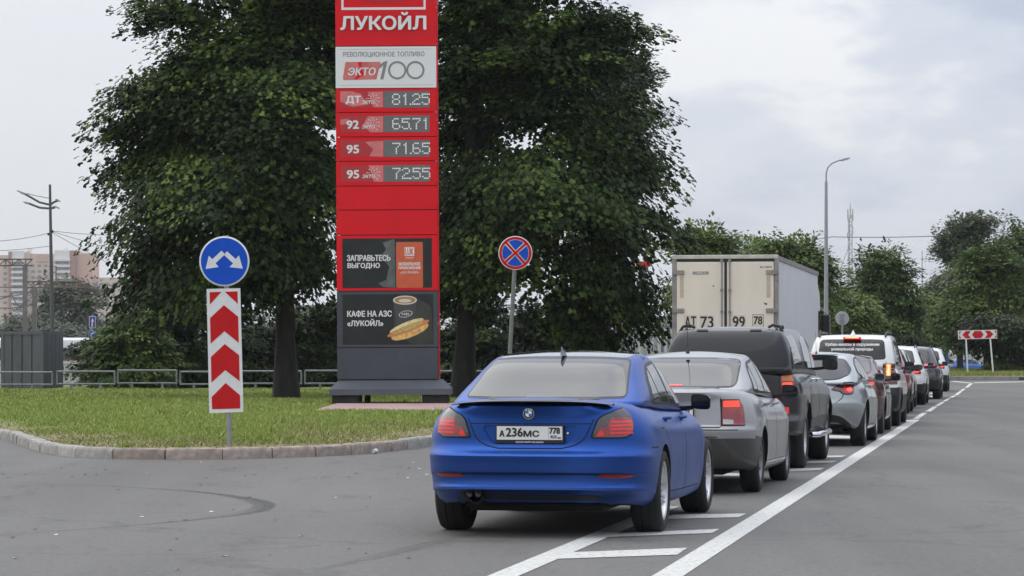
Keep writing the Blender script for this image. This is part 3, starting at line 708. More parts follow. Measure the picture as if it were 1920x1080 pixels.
# tyre marks
SK = mat('tyre_mark', (.035, .035, .036), .8); t = SK.node_tree; tp = t.nodes.new('ShaderNodeBsdfTransparent'); mxs = t.nodes.new('ShaderNodeMixShader'); at0 = t.nodes.new('ShaderNodeAttribute'); at0.attribute_name = 'rubber'
tcn = t.nodes.new('ShaderNodeTexCoord'); mu = t.nodes.new('ShaderNodeMath'); mu.operation = 'MULTIPLY'; t.links.new(at0.outputs['Fac'], mu.inputs[0]); t.links.new(tramp(t, tnoise(t, 9, 5, .7, tcn.outputs['Object']), [(.3, (.25, .25, .25)), (.65, (1, 1, 1))]), mu.inputs[1])
t.links.new(mu.outputs[0], mxs.inputs[0]); t.links.new(tp.outputs[0], mxs.inputs[1]); t.links.new(t.nodes['Principled BSDF'].outputs[0], mxs.inputs[2]); t.links.new(mxs.outputs[0], t.nodes['Material Output'].inputs[0])
def tyremark(pix, w0, k_=.5, z=.004):
    """rubber rubbed on the road: opaque in the middle of the tread, fading to its sides and ends"""
    c_ = resample([G(*q) for q in pix], .25); V = []; A = []; n = len(c_)
    for i, q in enumerate(c_):
        d = (c_[min(i + 1, n - 1)] - c_[max(i - 1, 0)]).normalized(); f = math.sin(math.pi * i / (n - 1)); w_ = w0 * (.5 + .5 * f * f); nn = Vector((-d.y, d.x)) * w_
        for s_, a_ in ((-1, 0), (-.5, 1), (.5, 1), (1, 0)): V.append((q.x + nn.x * s_, q.y + nn.y * s_, z)); A.append(a_ * k_ * (.35 + .65 * f * f))
    m_ = me('tyre_mark', V, [(4 * i + j, 4 * i + j + 4, 4 * i + j + 5, 4 * i + j + 1) for i in range(n - 1) for j in range(3)], SK)
    at_ = m_.attributes.new('rubber', 'FLOAT', 'POINT'); at_.data.foreach_set('value', np.array(A, np.float32)); tag(ob('tyre_mark', m_), kind='structure')
tyremark([(-60, 902), (100, 907), (250, 914), (370, 922), (440, 930), (490, 939), (508, 946), (500, 955), (470, 963), (380, 974), (200, 990), (0, 1004), (-100, 1010)], .08, .55)
tyremark([(330, 917), (430, 931), (470, 940), (486, 947), (478, 955), (450, 962), (360, 975)], .07, .38, .006)
tyremark([(560, 1080), (760, 1030), (900, 1000), (1010, 975)], .12, .18, .004)
# litter and grit on the asphalt
lit_ = MB()
for i in range(70):
    pxx, pyy = random.uniform(0, 830), random.choice([random.uniform(866, 900), random.uniform(866, 1075)]); gx_, gy_ = G(pxx, pyy); s_ = random.uniform(.008, .022); a0 = random.random() * 6
    lit_.add([(gx_ + s_ * (1 + .5 * random.random()) * math.cos(a0 + k_), gy_ + 2 * s_ * math.sin(a0 + k_), .006 + .006 * (k_ > 3)) for k_ in (0, 1.3, 2.9, 4.6)], [(0, 1, 2, 3)], int(random.random() < .5))
tag(lit_.build('litter', [mat('paper_scrap', (.6, .6, .58), .8), mat('dark_grit', (.03, .028, .025), .9)]), kind='stuff')
cup = MB().lathe([(0, .0), (0, .028), (.1, .036), (.1, .033), (.012, .025), (.012, 0)], 18, 'x'); cx_, cy_ = G(700, 851)
tag(cup.build('drink_can', [mat('can_white', (.5, .5, .48), .4, var=.3, scale=30)], None, 40, (cx_, cy_, .037), (0, 0, rad(70))), 'crumpled pale drink can lying on the asphalt at the foot of the kerb', 'drink can')
# far verge on the right
ev = [(15.5, 141), (19.5, 141.3), (26, 142), (46, 145)]
fk = MB(); fk.add([(x_, y_, z_) for x_, y_ in ev for z_ in (0, .15)] , [(2 * i, 2 * i + 2, 2 * i + 3, 2 * i + 1) for i in range(3)]); fkerb = tag(fk.build('kerb_far', mat('kerb_mortar', (0, 0, 0))), kind='structure')
fs = MB().box(.01, 1.29, -.03, .25, -.01, .21, 0, .02).mesh('kerb_stone', mat('far_kerb_concrete', (.25, .225, .205), .85, var=.15, scale=3, rnd=.12))
K3 = resample(ev, 1.3)
for a, b_ in zip(K3[:-1], K3[1:]): ob('kerb_stone', fs, fkerb, (a.x, a.y, 0), (0, 0, math.atan2(b_.y - a.y, b_.x - a.x)))
tag(ob('verge', me('verge', [(15, 141.2, .2), (19.5, 141.5, .2), (26, 142.2, .2), (47, 145.2, .2), (60, 175, .28), (14, 175, .28)], [(0, 1, 2, 3, 4, 5)], GRASSB)), kind='structure')
n = 26000; x = 14 + 34 * RNG.random(n); y = 141.6 + 22 * RNG.random(n) ** 1.5 + (x - 15) * .12; z = .2 + .0024 * (y - 141); h = .12 + .16 * RNG.random(n); w = .03 + .02 * RNG.random(n)
V = np.empty((n, 3, 3)); V[:, 0] = np.c_[x - w, y, z]; V[:, 1] = np.c_[x + w, y, z]; V[:, 2] = np.c_[x + RNG.normal(0, .05, n), y, z + h]
gm = bigmesh('verge_grass', V.reshape(-1, 3), np.arange(n * 3).reshape(-1, 3), BL); at_ = gm.attributes.new('dry', 'FLOAT', 'POINT'); at_.data.foreach_set('value', np.repeat(RNG.random(n) * .5, 3).astype(np.float32))
tag(ob('verge_grass', gm), kind='stuff')

# ---------------------------------------------------------------- trees
def leafmat(name, c1, c2, c3, trans=.25):
    m = bpy.data.materials.new(name); m.use_nodes = True; t = m.node_tree; p = t.nodes['Principled BSDF']; p.inputs['Roughness'].default_value = .55; p.inputs['Specular IOR Level'].default_value = .18
    gi = t.nodes.new('ShaderNodeNewGeometry'); at = t.nodes.new('ShaderNodeAttribute'); at.attribute_name = 'tint'
    ad = t.nodes.new('ShaderNodeMath'); ad.operation = 'MULTIPLY_ADD'; t.links.new(gi.outputs['Random Per Island'], ad.inputs[0]); ad.inputs[1].default_value = .35; t.links.new(at.outputs['Fac'], ad.inputs[2])
    c = tramp(t, ad.outputs[0], [(0, c1), (.55, c2), (1.2 if False else 1, c3)]); t.links.new(c, p.inputs['Base Color'])
    tr = t.nodes.new('ShaderNodeBsdfTranslucent'); t.links.new(c, tr.inputs[0]); mx = t.nodes.new('ShaderNodeMixShader'); mx.inputs[0].default_value = trans
    out = t.nodes['Material Output']; t.links.new(p.outputs[0], mx.inputs[1]); t.links.new(tr.outputs[0], mx.inputs[2]); t.links.new(mx.outputs[0], out.inputs[0]); return m
MAPLE = leafmat('maple_leaves', (.006, .014, .003), (.024, .048, .008), (.115, .175, .032), .16)
OAKL = leafmat('mixed_leaves', (.055, .09, .022), (.105, .155, .037), (.18, .23, .06), .25)
GREENL = leafmat('green_leaves', (.036, .066, .016), (.072, .115, .027), (.14, .19, .045), .25)
PALE = leafmat('willow_leaves', (.08, .10, .06), (.12, .145, .085), (.16, .18, .11), .25)
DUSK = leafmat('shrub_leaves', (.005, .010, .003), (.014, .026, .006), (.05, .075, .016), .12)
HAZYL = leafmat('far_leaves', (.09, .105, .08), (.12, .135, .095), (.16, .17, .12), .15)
BARK = mat('bark', (.022, .02, .018), .95, var=.4, scale=6, bump=.8, bscale=20, stretch=(1, 1, .3))
BARKL = mat('pale_bark', (.16, .12, .085), .9, var=.3, scale=5, bump=.5, bscale=20)
LEAFV = {'maple': (np.array([(0, 0), (.30, -.10), (.24, .32), (.52, .66), (0, 1.0), (-.52, .66), (-.24, .32), (-.30, -.10)]), None),
         'oval': (np.array([(0, 0), (.32, .5), (0, 1.0), (-.32, .5)]), None)}
def leaves(C, Tip, Nrm, size, shape='oval'):
    """C centres, Tip unit direction, Nrm approx normal -> verts & two faces per leaf folded on the midrib"""
    n = len(C); S_ = np.cross(Tip, Nrm); S_ /= np.linalg.norm(S_, axis=1)[:, None] + 1e-9; Nn = np.cross(S_, Tip)
    P = LEAFV[shape][0]; k = len(P); u = P[:, 0][None, :, None]; v = P[:, 1][None, :, None]; s = size[:, None, None]
    V = C[:, None, :] + s * (u * S_[:, None, :] + v * Tip[:, None, :] - (.45 * np.abs(u) + .22 * v * v) * Nn[:, None, :])
    half = k // 2
    r = list(range(0, half + 1)); l = [half] + list(range(half + 1, k)) + [0]
    b = np.arange(n)[:, None] * k; Q = np.concatenate([b + np.array(r)[None], b + np.array(l)[None]], 0)
    return V.reshape(-1, 3), Q, k
def unit(v): return v / (np.linalg.norm(v, axis=1)[:, None] + 1e-9)
def crown_mesh(ells, npads, per, lsize, shape, m, rng, pad=(.55, .95), flat=.38, shellbias=.5, tintz=None, droop=.35, bough=4):
    """ells: (cx,cy,cz,rx,ry,rz) lobes. Leaves sit in drooping pads spread through the lobes."""
    E = np.array(ells, float); vol = (E[:, 3] * E[:, 4] * E[:, 5]) ** .8; w = vol / vol.sum()
    shr = pad[1] * 1.1; E[:, 3:6] = np.maximum(E[:, 3:6] - shr, E[:, 3:6] * .45); nb = max(8, int(npads / bough))
    k = rng.choice(len(E), nb, p=w); d = unit(rng.normal(size=(nb, 3))); rr = (1 - rng.random(nb) ** 1.6 * (1 - shellbias) * 1.6).clip(.12, 1)
    bc = E[k, :3] + d * rr[:, None] * E[k, 3:6]; kb = rng.integers(0, nb, npads); bt = rng.random(nb)
    c = bc[kb] + rng.normal(0, 1, (npads, 3)) * np.array([1, 1, .42]) * pad[1] * .52
    out = unit((c - np.average(E[:, :3], 0, w)) * np.array([1, 1, .35])); pr = pad[0] + (pad[1] - pad[0]) * rng.random(npads)
    K = np.repeat(np.arange(npads), per); n = len(K)
    a = rng.random(n) * 6.283; q = np.sqrt(rng.random(n)); R = pr[K] * q
    side = np.c_[-out[:, 1], out[:, 0], np.zeros(npads)]; side = unit(side)
    loc = np.cos(a)[:, None] * R[:, None] * out[K] * 1.15 + np.sin(a)[:, None] * R[:, None] * side[K]
    zz = flat * pr[K] * (1 - q ** 2) * 1.2 - droop * (np.cos(a) * q + .3) * pr[K] + rng.normal(0, .07, n) * pr[K] * 1.8
    loc[:, 2] += zz; C = c[K] + loc
    tip = unit(np.cos(a)[:, None] * out[K] + np.sin(a)[:, None] * side[K] + out[K] * .6 + np.array([0, 0, -.55]) + rng.normal(0, .35, (n, 3)))
    nrm = unit(np.array([0, 0, 1.]) + out[K] * .45 + rng.normal(0, .33, (n, 3)))
    sz = lsize * (.65 + .7 * rng.random(n)); V, Q, kk = leaves(C, tip, nrm, sz, shape)
    d_ = bigmesh('crown', V, Q, m); t_ = np.clip(bt[kb] ** 2.0 * .75 + rng.random(npads) * .15, 0, .9)
    at = d_.attributes.new('tint', 'FLOAT', 'POINT'); at.data.foreach_set('value', np.repeat(t_[K], kk).astype(np.float32)); return d_, c, pr
def trunk_mesh(base, top, r0, r1, pads, nl, rng, bm=BARK, fork=.35, limb=.35):
    mb = MB(); b = Vector(base); tp = Vector(top); pts = []
    for i in range(9):
        t = i / 8; p_ = b.lerp(tp, t) + Vector((math.sin(t * 5 + b.x) * .12 * t, math.cos(t * 4) * .1 * t, 0)); pts.append(p_)
    rs = [r0 * (1.35 if i == 0 else 1) * (1 - i / 8) + r1 * i / 8 for i in range(9)]; mb.tube(pts, rs, 10)
    idx = rng.permutation(len(pads))[:nl]; limbs = []
    for j in idx[:max(6, nl // 6)]:
        e = Vector(pads[j]); t = min(.92, max(fork, (e.z - b.z) / max(tp.z - b.z, .1) * .75)); s = b.lerp(tp, t); m1 = s.lerp(e, .4) + Vector((0, 0, (e - s).length * .12)); m2 = s.lerp(e, .72) + Vector((0, 0, (e - s).length * .10))
        r_ = r0 * limb * (1 - t * .5); mb.tube([s, m1, m2, e], [r_, r_ * .7, r_ * .4, r_ * .12], 6, cap=False); limbs.append((s, m1, m2, e))
    for j in idx[max(6, nl // 6):]:
        e = Vector(pads[j]); best = min(((q - e).length, q) for L_ in limbs for q in L_[1:3]); s = best[1]
        mb.tube([s, s.lerp(e, .5) + Vector((0, 0, .12)), e], [r0 * .09, r0 * .06, .008], 4, cap=False)
    return mb.mesh('trunk', bm, 60)
def tree(name, label, base, ells, npads, per, lsize, r0, top, seed, m=OAKL, shape='oval', bm=BARK, nl=60, group=None, cat='tree', **kw):
    rng = np.random.default_rng(seed); E = [(e[0] - base[0], e[1] - base[1], e[2] - base[2], *e[3:]) for e in ells]
    t_ = thing(name, label, cat, base, 0, group); d, c, pr = crown_mesh(E, npads, per, lsize, shape, m, rng, **kw)
    ob('crown', d, t_); ob('trunk', trunk_mesh((0, 0, 0), (top[0] - base[0], top[1] - base[1], top[2] - base[2]), r0, r0 * .3, c, nl, rng, bm), t_); return t_
def EL(Y, px, py, rx, rz, ry=None, dy=0):
    """lobe given by its place in the photo and its distance"""
    s = F / Y; return (PX(px, Y), Y + dy, PZ(py, Y), rx / s, (ry or rx * .8) / s, rz / s)
g0 = .12
# the two maples behind the price totem
Y = 81; B = (PX(537, Y), Y, g0)
E1 = [EL(Y, 400, 255, 130, 95), EL(Y, 300, 255, 95, 80, dy=.4), EL(Y, 480, 150, 230, 170), EL(Y, 520, 10, 150, 130), EL(Y, 600, -60, 130, 160), EL(Y, 300, 180, 115, 75, dy=-.5), EL(Y, 400, -90, 150, 130), EL(Y, 560, -160, 180, 170), EL(Y, 285, 330, 118, 90, dy=.3), EL(Y, 420, 380, 220, 120, dy=-1.5), EL(Y, 330, 30, 90, 70), EL(Y, 280, 470, 110, 80), EL(Y, 380, 520, 170, 60, dy=-1), EL(Y, 560, 470, 90, 110, dy=-1.5), EL(Y, 560, 250, 120, 200, dy=-2), EL(Y, 250, 545, 65, 45), EL(Y, 640, 100, 120, 240, dy=1), EL(Y, 590, 330, 90, 190), EL(Y, 500, 480, 130, 100), EL(Y, 640, 520, 60, 90, dy=1.5), EL(Y, 230, 225, 66, 42)]
tree('maple_tree', 'big dark maple left of the tall red price totem', B, E1, 2050, 54, .14, .30, (B[0] - .3, Y, 13.2), 11, MAPLE, 'maple', nl=170)
B = (PX(868, Y), Y + .5, g0)
E2 = [EL(Y, 990, 130, 220, 190), EL(Y, 1105, 70, 120, 110), EL(Y, 900, -20, 130, 150), EL(Y, 1000, -120, 190, 170), EL(Y, 1130, 290, 120, 90), EL(Y, 1000, 360, 230, 130, dy=-1.5), EL(Y, 1160, 430, 115, 60, dy=-1), EL(Y, 1180, 330, 60, 50), EL(Y, 1100, 520, 150, 80, dy=-.5), EL(Y, 930, 480, 120, 110, dy=-1), EL(Y, 850, 200, 100, 260, dy=1.5), EL(Y, 880, 420, 95, 150, dy=.5), EL(Y, 1180, 570, 90, 60), EL(Y, 1090, 610, 110, 50), EL(Y, 860, 520, 90, 120, dy=1), EL(Y, 1240, 450, 65, 40, dy=-.5), EL(Y, 1200, 205, 45, 45, dy=1)]
tree('maple_tree', 'big dark maple right of the tall red price totem, behind the crossed round sign', B, E2, 1850, 56, .14, .30, (B[0] + .4, Y + .5, 13.4), 12, MAPLE, 'maple', nl=170)
Y = 96
tree('ash_tree', 'feathery greyer tree peeping out at the right edge of the big maple', (PX(1130, Y), Y, 0), [EL(Y, 1185, 150, 62, 85), EL(Y, 1160, 60, 50, 40), EL(Y, 1150, 220, 100, 120), EL(Y, 1130, 380, 90, 110)], 330, 60, .17, .18, (PX(1150, Y), Y, 10), 13, leafmat('ash_leaves', (.03, .05, .03), (.06, .085, .05), (.09, .12, .07), .2), nl=60, pad=(.4, .7))
# dark bushes under and behind the maples
for i, (x0_, x1_, lab) in enumerate([(165, 640, 'dark clipped hedge behind the railing left of the totem'), (800, 1130, 'dark clipped hedge behind the railing right of the totem')]):
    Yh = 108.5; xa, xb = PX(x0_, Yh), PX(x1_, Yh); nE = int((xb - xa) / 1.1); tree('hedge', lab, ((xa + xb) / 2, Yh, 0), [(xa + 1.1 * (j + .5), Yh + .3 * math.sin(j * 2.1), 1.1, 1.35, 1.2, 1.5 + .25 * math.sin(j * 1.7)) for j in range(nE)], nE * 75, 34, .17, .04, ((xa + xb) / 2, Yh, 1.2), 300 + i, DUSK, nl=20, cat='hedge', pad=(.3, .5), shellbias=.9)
for i, (px, py, rx, rz, Yb, lab) in enumerate([(240, 640, 78, 62, 101, 'leafy bush beside the grey container'), (300, 590, 95, 80, 104, 'dark bush behind the chevron board'), (410, 640, 95, 80, 104, 'dark bush just right of the chevron board'), (520, 650, 80, 75, 106, 'dark bush behind the left maple trunk'), (610, 640, 75, 85, 106, 'dark bush left of the totem foot'),
                                          (880, 640, 90, 95, 106, 'dark bush behind the foot of the right maple'), (980, 640, 90, 85, 108, 'dark bush behind the post of the crossed sign'), (1080, 640, 80, 70, 108, 'dark bush behind the roof of the blue car'), (740, 620, 100, 100, 107, 'dark bush hidden behind the totem')]):
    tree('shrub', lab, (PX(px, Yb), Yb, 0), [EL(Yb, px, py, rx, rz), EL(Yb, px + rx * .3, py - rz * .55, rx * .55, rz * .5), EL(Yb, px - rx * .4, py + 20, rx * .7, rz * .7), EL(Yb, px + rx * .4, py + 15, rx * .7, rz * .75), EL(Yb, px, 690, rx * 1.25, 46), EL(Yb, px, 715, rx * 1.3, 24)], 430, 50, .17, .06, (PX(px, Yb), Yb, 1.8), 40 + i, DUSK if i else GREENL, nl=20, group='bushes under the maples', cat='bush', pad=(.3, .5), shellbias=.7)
# trees beyond the queue, right half
BG = [  # Y, trunk px, lobes(px,py,rx,rz), mat, label, pads, leaf
    (128, 1335, [(1335, 478, 52, 42), (1300, 460, 32, 30), (1325, 560, 60, 90)], OAKL, 'green tree peeping over the left end of the lorry box', 210),
    (150, 1440, [(1437, 470, 24, 18), (1440, 540, 30, 50)], OAKL, 'small tree top showing over the middle of the lorry', 90),
    (140, 1500, [(1495, 492, 50, 46), (1515, 525, 38, 40), (1490, 580, 60, 90), (1475, 470, 25, 20)], OAKL, 'green tree rising over the right end of the lorry', 300),
    (150, 1575, [(1575, 582, 45, 46), (1565, 620, 55, 60), (1600, 600, 30, 50)], OAKL, 'yellowish green tree behind the tall street lamp', 260),
    (165, 1650, [(1655, 520, 60, 55), (1680, 570, 60, 60), (1625, 560, 45, 55), (1650, 620, 90, 60), (1650, 485, 28, 22)], GREENL, 'dark round tree below the lattice mast', 420),
    (175, 1725, [(1720, 590, 50, 50), (1715, 630, 60, 50)], GREENL, 'dark low tree between the mast and the tall trees at the right', 260),
    (190, 1800, [(1800, 470, 48, 60), (1820, 430, 40, 32), (1785, 540, 45, 60), (1800, 600, 60, 60)], PALE, 'pale silvery willow behind the dark trees at the right', 420),
    (155, 1850, [(1860, 500, 60, 60), (1830, 560, 70, 60), (1860, 610, 90, 55), (1800, 600, 50, 50), (1900, 560, 70, 80)], GREENL, 'dark dense tree standing over the red and white arrow board', 520),
    (165, 1905, [(1895, 425, 28, 30), (1910, 470, 60, 50), (1930, 560, 80, 110), (1960, 500, 80, 100)], GREENL, 'dark tree at the right edge of the picture', 420),
    (150, 1880, [(1870, 620, 60, 40), (1915, 640, 60, 40)], DUSK, 'low dark tree behind the arrow board', 230),
]
for i, (Yb, px, lob, m_, lab, npd) in enumerate(BG):
    tree('broadleaf_tree', lab, (PX(px, Yb), Yb, -.1 if Yb < 160 else -.5), [EL(Yb, *l) for l in lob], int(npd * 2.0), 55, .17 + Yb * .0003, .22, (PX(px, Yb), Yb, max(PZ(l[1], Yb) for l in lob)), 70 + i, m_, nl=40, group='trees beyond the queue', pad=(.55, 1.0), bm=BARKL if px == 1650 else BARK, shellbias=.6)
for i, (px, py, rx, rz, Yb, lab) in enumerate([(1885, 690, 45, 16, 150, 'clipped low bush on the far verge'), (1925, 688, 35, 16, 151, 'low bush at the right end of the far verge'), (1610, 650, 60, 50, 150, 'dark bush behind the white boxy car'), (1690, 655, 60, 45, 160, 'dark bush behind the head of the queue'), (1545, 655, 50, 50, 148, 'dark bush beside the lorry front')]):
    tree('shrub', lab, (PX(px, Yb), Yb, 0), [EL(Yb, px, py, rx, rz), EL(Yb, px + rx * .4, py + 4, rx * .6, rz * .8)], 150, 40, .16, .04, (PX(px, Yb), Yb, .8), 120 + i, DUSK if i > 1 else OAKL, nl=14, cat='bush', group='bushes beyond the queue', pad=(.3, .5), shellbias=.7)
# hazy trees at the far left in front of the flats
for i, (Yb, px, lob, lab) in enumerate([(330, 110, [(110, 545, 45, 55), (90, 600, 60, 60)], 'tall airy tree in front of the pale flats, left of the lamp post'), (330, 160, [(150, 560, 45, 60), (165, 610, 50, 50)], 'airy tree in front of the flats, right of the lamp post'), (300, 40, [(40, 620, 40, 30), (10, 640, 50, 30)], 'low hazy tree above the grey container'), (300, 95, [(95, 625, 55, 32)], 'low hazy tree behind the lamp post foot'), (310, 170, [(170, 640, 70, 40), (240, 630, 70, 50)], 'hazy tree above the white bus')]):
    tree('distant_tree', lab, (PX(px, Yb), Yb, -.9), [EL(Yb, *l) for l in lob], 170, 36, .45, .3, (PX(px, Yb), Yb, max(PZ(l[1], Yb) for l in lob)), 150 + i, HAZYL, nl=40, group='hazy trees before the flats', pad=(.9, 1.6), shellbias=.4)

for i, yy in enumerate((60, 73, 87, 101, 116)):  # unseen trees, added so that the car flanks have something dark to reflect
    x_ = 23.5 + (yy - 60) * .16; tree('added_offscreen_tree', ['nearest', 'second', 'third', 'fourth', 'farthest'][i] + ' tree of the unseen row added right of the road for dark reflections', (x_, yy, 0), [(x_, yy, 5.5, 5.2, 5.6, 4.2), (x_, yy + 3, 3.5, 4, 4, 2.4)], 260, 34, .34, .2, (x_, yy, 8), 200 + i, DUSK, nl=20, group='unseen trees added right of the road', pad=(1.0, 1.7), bough=2)
SIDE = [(0, .88), (.05, .945), (.15, .975), (.35, .995), (.6, 1.0), (.75, .985), (.85, .955), (.92, .915), (.97, .865), (1, .80)]
def sedan(L, w, h, yr, yf, R, zd, zB, pm, **k):
    sp = dict(L=L, w=w, yr=yr, yf=yf, R=R, paint=pm, side=SIDE,
        zb=[(0, .29), (.45, .26), (yr, .2), (L * .75, .19), (L, .24)],
        zt=[(0, zd - .045), (.4, zd - .03), (.95, zd - .04), (1.6, zB), (L * .55, zB - .03), (L * .74, zB - .05), (L * .88, zB - .13), (L, zB - .3)],
        rear=[(.25, .14), (.34, .07), (.42, .03), (.55, .01), (.66, 0), (.70, .025), (.74, .05), (.9, .07), (zd - .03, .05)],
        front=[(.2, .1), (.45, 0), (.6, .02), (.7, .06)],
        gh=dict(belt=[(0, zd - .05), (1, zd - .05), (2, zB - .02), (3.8, zB - .07)],
                roof=[(.5, h - .12), (1.2, h - .085), (1.7, h - .05), (2.3, h - .035), (2.9, h - .06), (3.6, h - .17)],
                rear=[(0, .50), (.5, .96), (.8, 1.24), (.92, 1.42), (1, 1.64)], front=[(0, L * .78), (.5, L * .695), (.85, L * .615), (1, L * .565)],
                w=[(0, w * .855), (.25, w * .825), (.5, w * .775), (.75, w * .715), (.9, w * .675), (.97, w * .65), (1, w * .60)], Lr=.5, nr=3.6, Lf=.8))
    sp.update(k); return sp
def hatch(L, w, h, yr, yf, R, zB, pm, zw=None, rake=.55, g0=.06, **k):
    """hatchback or SUV: cabin runs to the tail. zw = tail shoulder height, rake = how far the roof end sits ahead of the tail"""
    zw = zw or zB
    sp = dict(L=L, w=w, yr=yr, yf=yf, R=R, paint=pm, side=SIDE,
        zb=[(0, .34), (.4, .3), (yr, .22), (L * .75, .21), (L, .26)],
        zt=[(0, zw - .05), (.5, zw), (1.2, zB + .01), (L * .5, zB - .02), (L * .74, zB - .05), (L * .88, zB - .12), (L, zB - .28)],
        rear=[(.25, .14), (.36, .06), (.5, .01), (.62, 0), (.72, .02), (.78, .045), (zw - .06, .075)],
        front=[(.2, .1), (.45, 0), (.6, .02), (.7, .06)],
        gh=dict(belt=[(0, zw - .07), (1, zB - .03), (2, zB - .05), (3.8, zB - .1)],
                roof=[(.1, h - .10), (.7, h - .06), (1.5, h - .035), (2.3, h - .035), (3.0, h - .07), (3.6, h - .17)],
                rear=[(0, g0), (.5, g0 + rake * .42), (.85, g0 + rake * .78), (1, g0 + rake)], front=[(0, L * .80), (.5, L * .72), (.85, L * .64), (1, L * .58)],
                w=[(0, w * .885), (.25, w * .865), (.5, w * .81), (.75, w * .745), (.9, w * .705), (.97, w * .675), (1, w * .62)], Lr=.4, nr=3.4, Lf=.8))
    sp.update(k); return sp
LAMP = lambda nm, P_, m_, off=.012, r=.03: (nm, P_, m_, off, r)
def bars(zs, a0, a1, m_, hh=.007, off=.016): return [('lamp_bar', [(a0, z - hh), (a1, z - hh), (a1, z + hh), (a0, z + hh)], m_, off, .006) for z in zs]

# ---- blue saloon, the nearest car
BLUE = paint('satin_blue_wrap', (.022, .085, .36), .85, .30, 0.0, .12)
def plate_recess():
    return MB().prism(rnd_poly([(-.30, .735), (.30, .735), (.385, .885), (-.385, .885)], .05), -.5, .115, 0).build('cut_tmp', BLUE)
bmw = sedan(4.84, .923, 1.475, 1.12, 4.0, .335, 1.075, 1.0, BLUE, cat='car',
    side=[(0, .88), (.05, .945), (.15, .975), (.35, .995), (.6, 1.0), (.72, .99), (.83, .955), (.90, .91), (.96, .85), (1, .775)],
    rear=[(.27, .19), (.33, .14), (.37, .09), (.382, .03), (.392, .022), (.435, .05), (.50, .045), (.512, .022), (.60, .010), (.648, 0), (.66, .012), (.70, .06), (.74, .075), (.95, .068), (1.0, .045), (1.04, .02)],
    rwin=[(.3, 1.092), (.645, 1.10), (.565, 1.385), (.3, 1.397)], rwin_r=.03, fwin=[(.3, 1.0), (.66, 1.0), (.55, 1.33), (.3, 1.345)],
    dlo=[(1.28, 1.03), (1.52, 1.23), (1.85, 1.355), (2.35, 1.385), (2.78, 1.345), (3.25, 1.17), (3.52, .985)], dlo_r=.12,
    wins=[[(1.44, 1.055), (1.62, 1.215), (1.82, 1.315), (1.85, 1.05)], [(1.90, 1.045), (1.87, 1.33), (2.30, 1.355), (2.36, 1.03)], [(2.45, 1.02), (2.39, 1.355), (2.74, 1.325), (3.18, 1.16), (3.38, 1.0)]],
    win_r=.025, rmat=None,
    seams=[[(1.21, .95), (1.24, .84), (1.42, .70), (1.47, .32)], [(2.41, .95), (2.43, .6), (2.42, .30)], [(3.48, .9), (3.44, .6), (3.42, .30)], [(1.5, .31), (2.4, .295), (3.42, .29)], [(.56, .70), (.76, .70)], [(.98, .95), (.99, .9), (1.05, .84), (1.2, .84)]],
    lines=[('B', [(-.50, .935), (-.47, .87), (-.435, .79), (-.40, .755), (-.34, .725), (-.25, .705), (.25, .705), (.34, .725), (.40, .755), (.435, .79), (.47, .87), (.50, .935)], .009), ('B', [(-.475, .898), (0, .896), (.475, .898)], .007), ('B', [(-.72, .513), (0, .517), (.72, .513)], .006)],
    handles=[(1.62, .91), (2.66, .895)],
    lamp_axis=(.57, .5),
    lamps=[LAMP('lamp_seal', [(-14.5, .782), (-8, .935), (0, .97), (17, 1.005), (37, 1.021), (55, .967), (55, .863), (46, .805), (32, .782)], DARKM, .004, .04),
           LAMP('tail_lamp', [(-13, .79), (-6.5, .93), (0, .962), (17, .997), (36, 1.012), (52, .962), (52, .868), (44, .815), (31, .79)], SMOKE, .012, .035),
           ('red_lens', [(-9, .797), (-4, .87), (4, .88), (10, .945), (50, .935), (50, .87), (43, .82), (30, .797)], REDL, .015, .02)] + bars([.825, .853, .881, .909], 8, 47, REDB, .008) + [('lamp_bar', [(-9, .80), (-3, .80), (1, .815), (-4, .85)], REDB, .017, .01)],
    pats=[('reflector', [(.53, .478), (.56, .503), (.80, .500), (.76, .472)], 'B', mat('dark_red_reflector', (.22, .012, .008), .25, coat=.5), .006, .008, True),
          ('valance', [(-.60, .20), (-.62, .30), (-.57, .36), (-.36, .385), (-.33, .345), (.5, .335), (.60, .30), (.58, .20)], 'B', TRIM, .004, .03, False),
          ('roof_panel', [(-.535, 1.62), (.535, 1.62), (.56, 2.2), (.52, 2.72), (-.52, 2.72), (-.56, 2.2)], 'T', mat('gloss_black_roof', (.01, .01, .012), .08, coat=1), .003, .08, False)],
    mirk=.86, mirror=(.955, 3.12, 1.02), mirmat=mat('mirror_gloss_black', (.01, .01, .011), .15, coat=.8), rimmat=mat('silver_rim', (.62, .62, .63), .3, .75, var=.1), spokes=5, double=True, rr=.235, tw=.245, archgap=.035, cuts=(plate_recess,), sharp=22, Lr=.9, nr=3.0, crown=.05, inset=.0, flare=.004)
TH = .192
pos, rz = place(bmw, 1236, 997, TH)
car, sk, P = make_car('blue_saloon', 'satin blue saloon nearest the camera, with smoked tail lamps and black boot spoiler', bmw, pos, rz)
plate(car, 0, .088, .825, [('А', -.237, -.20, -.028, .018), ('236', -.185, -.055, -.028, .038), ('МС', -.045, .055 + .02, -.028, .018), ('778', .105 + .055, .105 + .135, -.004, .042), ('RUS', .17, .215, -.04, -.018, .0012)], adv='OUTLET AUTO VILLAGE.RU')
for c_, a, b, m_ in ((0, -.024, -.031, PLATEW), (1, -.031, -.038, FLAGB), (2, -.038, -.044, FLAGR)):
    MB().box(.222, .25, .0705, .0712, .825 + b, .825 + a).build('flag_stripe', m_, car)
bg_ = MB().lathe([(.0, .046), (-.008, .045), (-.012, .041), (-.012, 0)], 36, 'y', (0, .048, .977)).build('badge', mat('badge_black', (.01, .01, .012), .2, coat=.6), car, 40)
